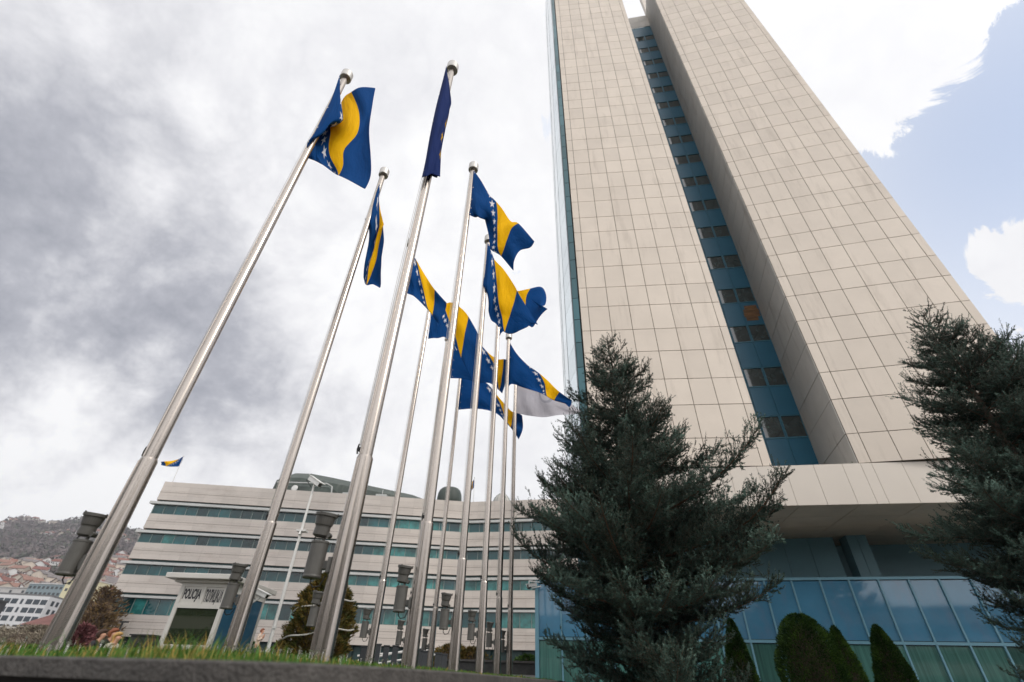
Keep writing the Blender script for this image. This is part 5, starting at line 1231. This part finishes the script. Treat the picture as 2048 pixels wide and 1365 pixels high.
# white apartment block
a_ = aty(-90, 1193, 225); b_ = aty(101, 1194, 232); c_ = aty(137, 1197, 246)
ZT_ = b_[2]; zbot = -2
apt = thing('apartment_block', (b_[0], b_[1], zbot), 'white modern apartment block with rows of dark windows at the lower left', 'apartment building')
M['aptwall'] = P('apartment_wall', (.55, .55, .56), .6, namt=.05, nscale=.3); M['aptwin'] = P('apartment_window', (.03, .04, .05), .15, island=.4)
mb = MB(); back = np.array([c_[0]-40, c_[1]+6]); mb.prism([(a_[0], a_[1]), (b_[0], b_[1]), (c_[0], c_[1]), tuple(back)], zbot, ZT_); mb.build('wall', M['aptwall'], apt)
mb = MB(); mb.prism([(a_[0]+1, a_[1]+2), (b_[0]-1, b_[1]+2.5), (c_[0]-2, c_[1]), (back[0], back[1])], ZT_+.01, ZT_+.9); mb.build('roof', P('apartment_roof', (.12, .12, .12), .8), apt)
for (s0, s1, m_, nw) in ((a_, b_, 0, 17), (b_, c_, 1, 4)):
    s0 = s0[:2]; s1 = s1[:2]; u = s1-s0; l = np.linalg.norm(u); u /= l
    for r_i in range(6):
        zt_ = ZT_-1.3-r_i*3.15
        if m_ == 0: cols = [(l-1.4-k*2.75, 1.15) for k in range(16)]
        else: cols = [(l-2.4-k*3.9, 1.1) for k in range(4)]
        for (uc, hw) in cols:
            if uc-hw < .3: continue
            if m_ == 0 and (round((l-1.4-uc)/2.75)) % 4 == 3: hw = .45
            mb = MB(); slab(mb, s0, u, uc-hw, uc+hw, zt_-1.9, zt_, .002, .05); mb.build('window', M['aptwin'], apt)
# neighbours of the apartment block
def block(px0, px1, pyt, Y, D_, col, rcol, label, name='town_building', zb=-2, pitched=False, wn=6, floors_=2):
    a_ = aty(px0, pyt, Y); b_ = aty(px1, pyt, Y); t = thing(name, ((a_[0]+b_[0])/2, Y, zb), label, 'building'); zt = a_[2]; wm = P(name+'_w', col, .8, namt=.1, nscale=.3)
    mb = MB(); mb.box(a_[0], b_[0], Y, Y+D_, zb, zt); mb.build('wall', wm, t); rm = P(name+'_r', rcol, .85, namt=.2, nscale=.4)
    mb = MB()
    if pitched:
        e_ = .6; h_ = (b_[0]-a_[0])*.12+1.5; mb.add([(a_[0]-e_, Y-e_, zt), (b_[0]+e_, Y-e_, zt), (b_[0]+e_, Y+D_+e_, zt), (a_[0]-e_, Y+D_+e_, zt), (a_[0]+2, Y+D_/2, zt+h_), (b_[0]-2, Y+D_/2, zt+h_)], [(0, 1, 5, 4), (1, 2, 5), (2, 3, 4, 5), (3, 0, 4), (3, 2, 1, 0)])
    else: mb.box(a_[0]-.3, b_[0]+.3, Y-.3, Y+D_, zt+.01, zt+.5)
    mb.build('roof', rm, t)
    for f_ in range(floors_):
        for k in range(wn):
            x_ = a_[0]+(k+.5)*(b_[0]-a_[0])/wn; z_ = zt-1.0-f_*3
            if z_-1.3 < zb: continue
            mb = MB(); mb.box(x_-.7, x_+.7, Y-.05, Y-.002, z_-1.3, z_); mb.build('window', M['winfar'], t)
block(-60, 88, 1174, 300, 16, (.42, .41, .40), (.35, .34, .33), 'pale grey low building with stepped flat roof above the white apartment block')
block(60, 140, 1168, 292, 14, (.20, .25, .27), (.5, .5, .5), 'glassy grey building right above the white apartment block', wn=9)
block(136, 190, 1160, 280, 14, (.60, .55, .36), (.55, .53, .5), 'yellowish building beside the leaning left flagpole', wn=4)
block(-60, -14, 1200, 190, 6, (.03, .03, .032), (.04, .04, .04), 'dark wall-like building at the left picture edge', wn=0)
block(45, 175, 1250, 150, 14, (.40, .36, .32), (.16, .07, .06), 'low house with dark red hipped roof below the white apartment block', pitched=True, wn=5)
block(-60, 60, 1256, 120, 12, (.48, .44, .38), (.42, .39, .35), 'low beige flat roofed hall at the lower left edge', wn=7, floors_=1)
# bare tree and shrubs between the left pole and the west building
M['brownleaf'] = P('brown_twigs', (.10, .065, .05), .9, tone=(.26, .17, .06)); M['redleaf'] = P('red_leaves', (.10, .03, .035), .8, tone=(.28, .12, .12)); M['drytwig'] = P('dry_twigs', (.15, .12, .09), .9, tone=(.30, .27, .2))
for (px, py, Y, rr, mt, lab, nm, n) in ((220, 1178, 62, 1.9, 'brownleaf', 'tall bare yellowish brown tree beside the west building end', 'bare_tree', 6000), (205, 1212, 52, 1.5, 'brownleaf', 'brown bare tree left of the taller one, behind the left flagpole', 'bare_tree', 5000),
     (170, 1254, 26, .6, 'redleaf', 'dark red leaved shrub beside the three people', 'red_shrub', 9000), (80, 1254, 40, 2.8, 'drytwig', 'dry pale shrub at the lower left behind the grass', 'dry_shrub', 9000), (118, 1262, 36, 1.8, 'drytwig', 'dry pale shrub just left of the left flagpole base', 'dry_shrub', 7000), (10, 1262, 42, 2.6, 'drytwig', 'low dry shrub at the far left edge', 'dry_shrub', 7000)):
    q = aty(px, py, Y); conifer_bush(q[0], Y, -.8, q[2], rr, n, M[mt], nm, lab, 'tree' if 'tree' in nm else 'shrub', seed=int(px), size=.16 if Y < 50 else .34, rag=.8, tone=.35)

# ------------------------------------------------------------------ air
hz = MB(); hz.box(-2750, 2250, -1250, 2150, -8, 330)
hm_ = bpy.data.materials.new('haze_air'); hm_.use_nodes = True; nt = hm_.node_tree; nt.nodes.remove(nt.nodes['Principled BSDF'])
pv = nt.nodes.new('ShaderNodeVolumePrincipled'); pv.inputs['Color'].default_value = (.88, .92, 1, 1); pv.inputs['Density'].default_value = .00018; pv.inputs['Anisotropy'].default_value = .2
nt.links.new(pv.outputs[0], nt.nodes['Material Output'].inputs['Volume'])
tag(hz.build('haze', hm_), 'thin pale air haze over the distant hillside', 'haze', kind='stuff')
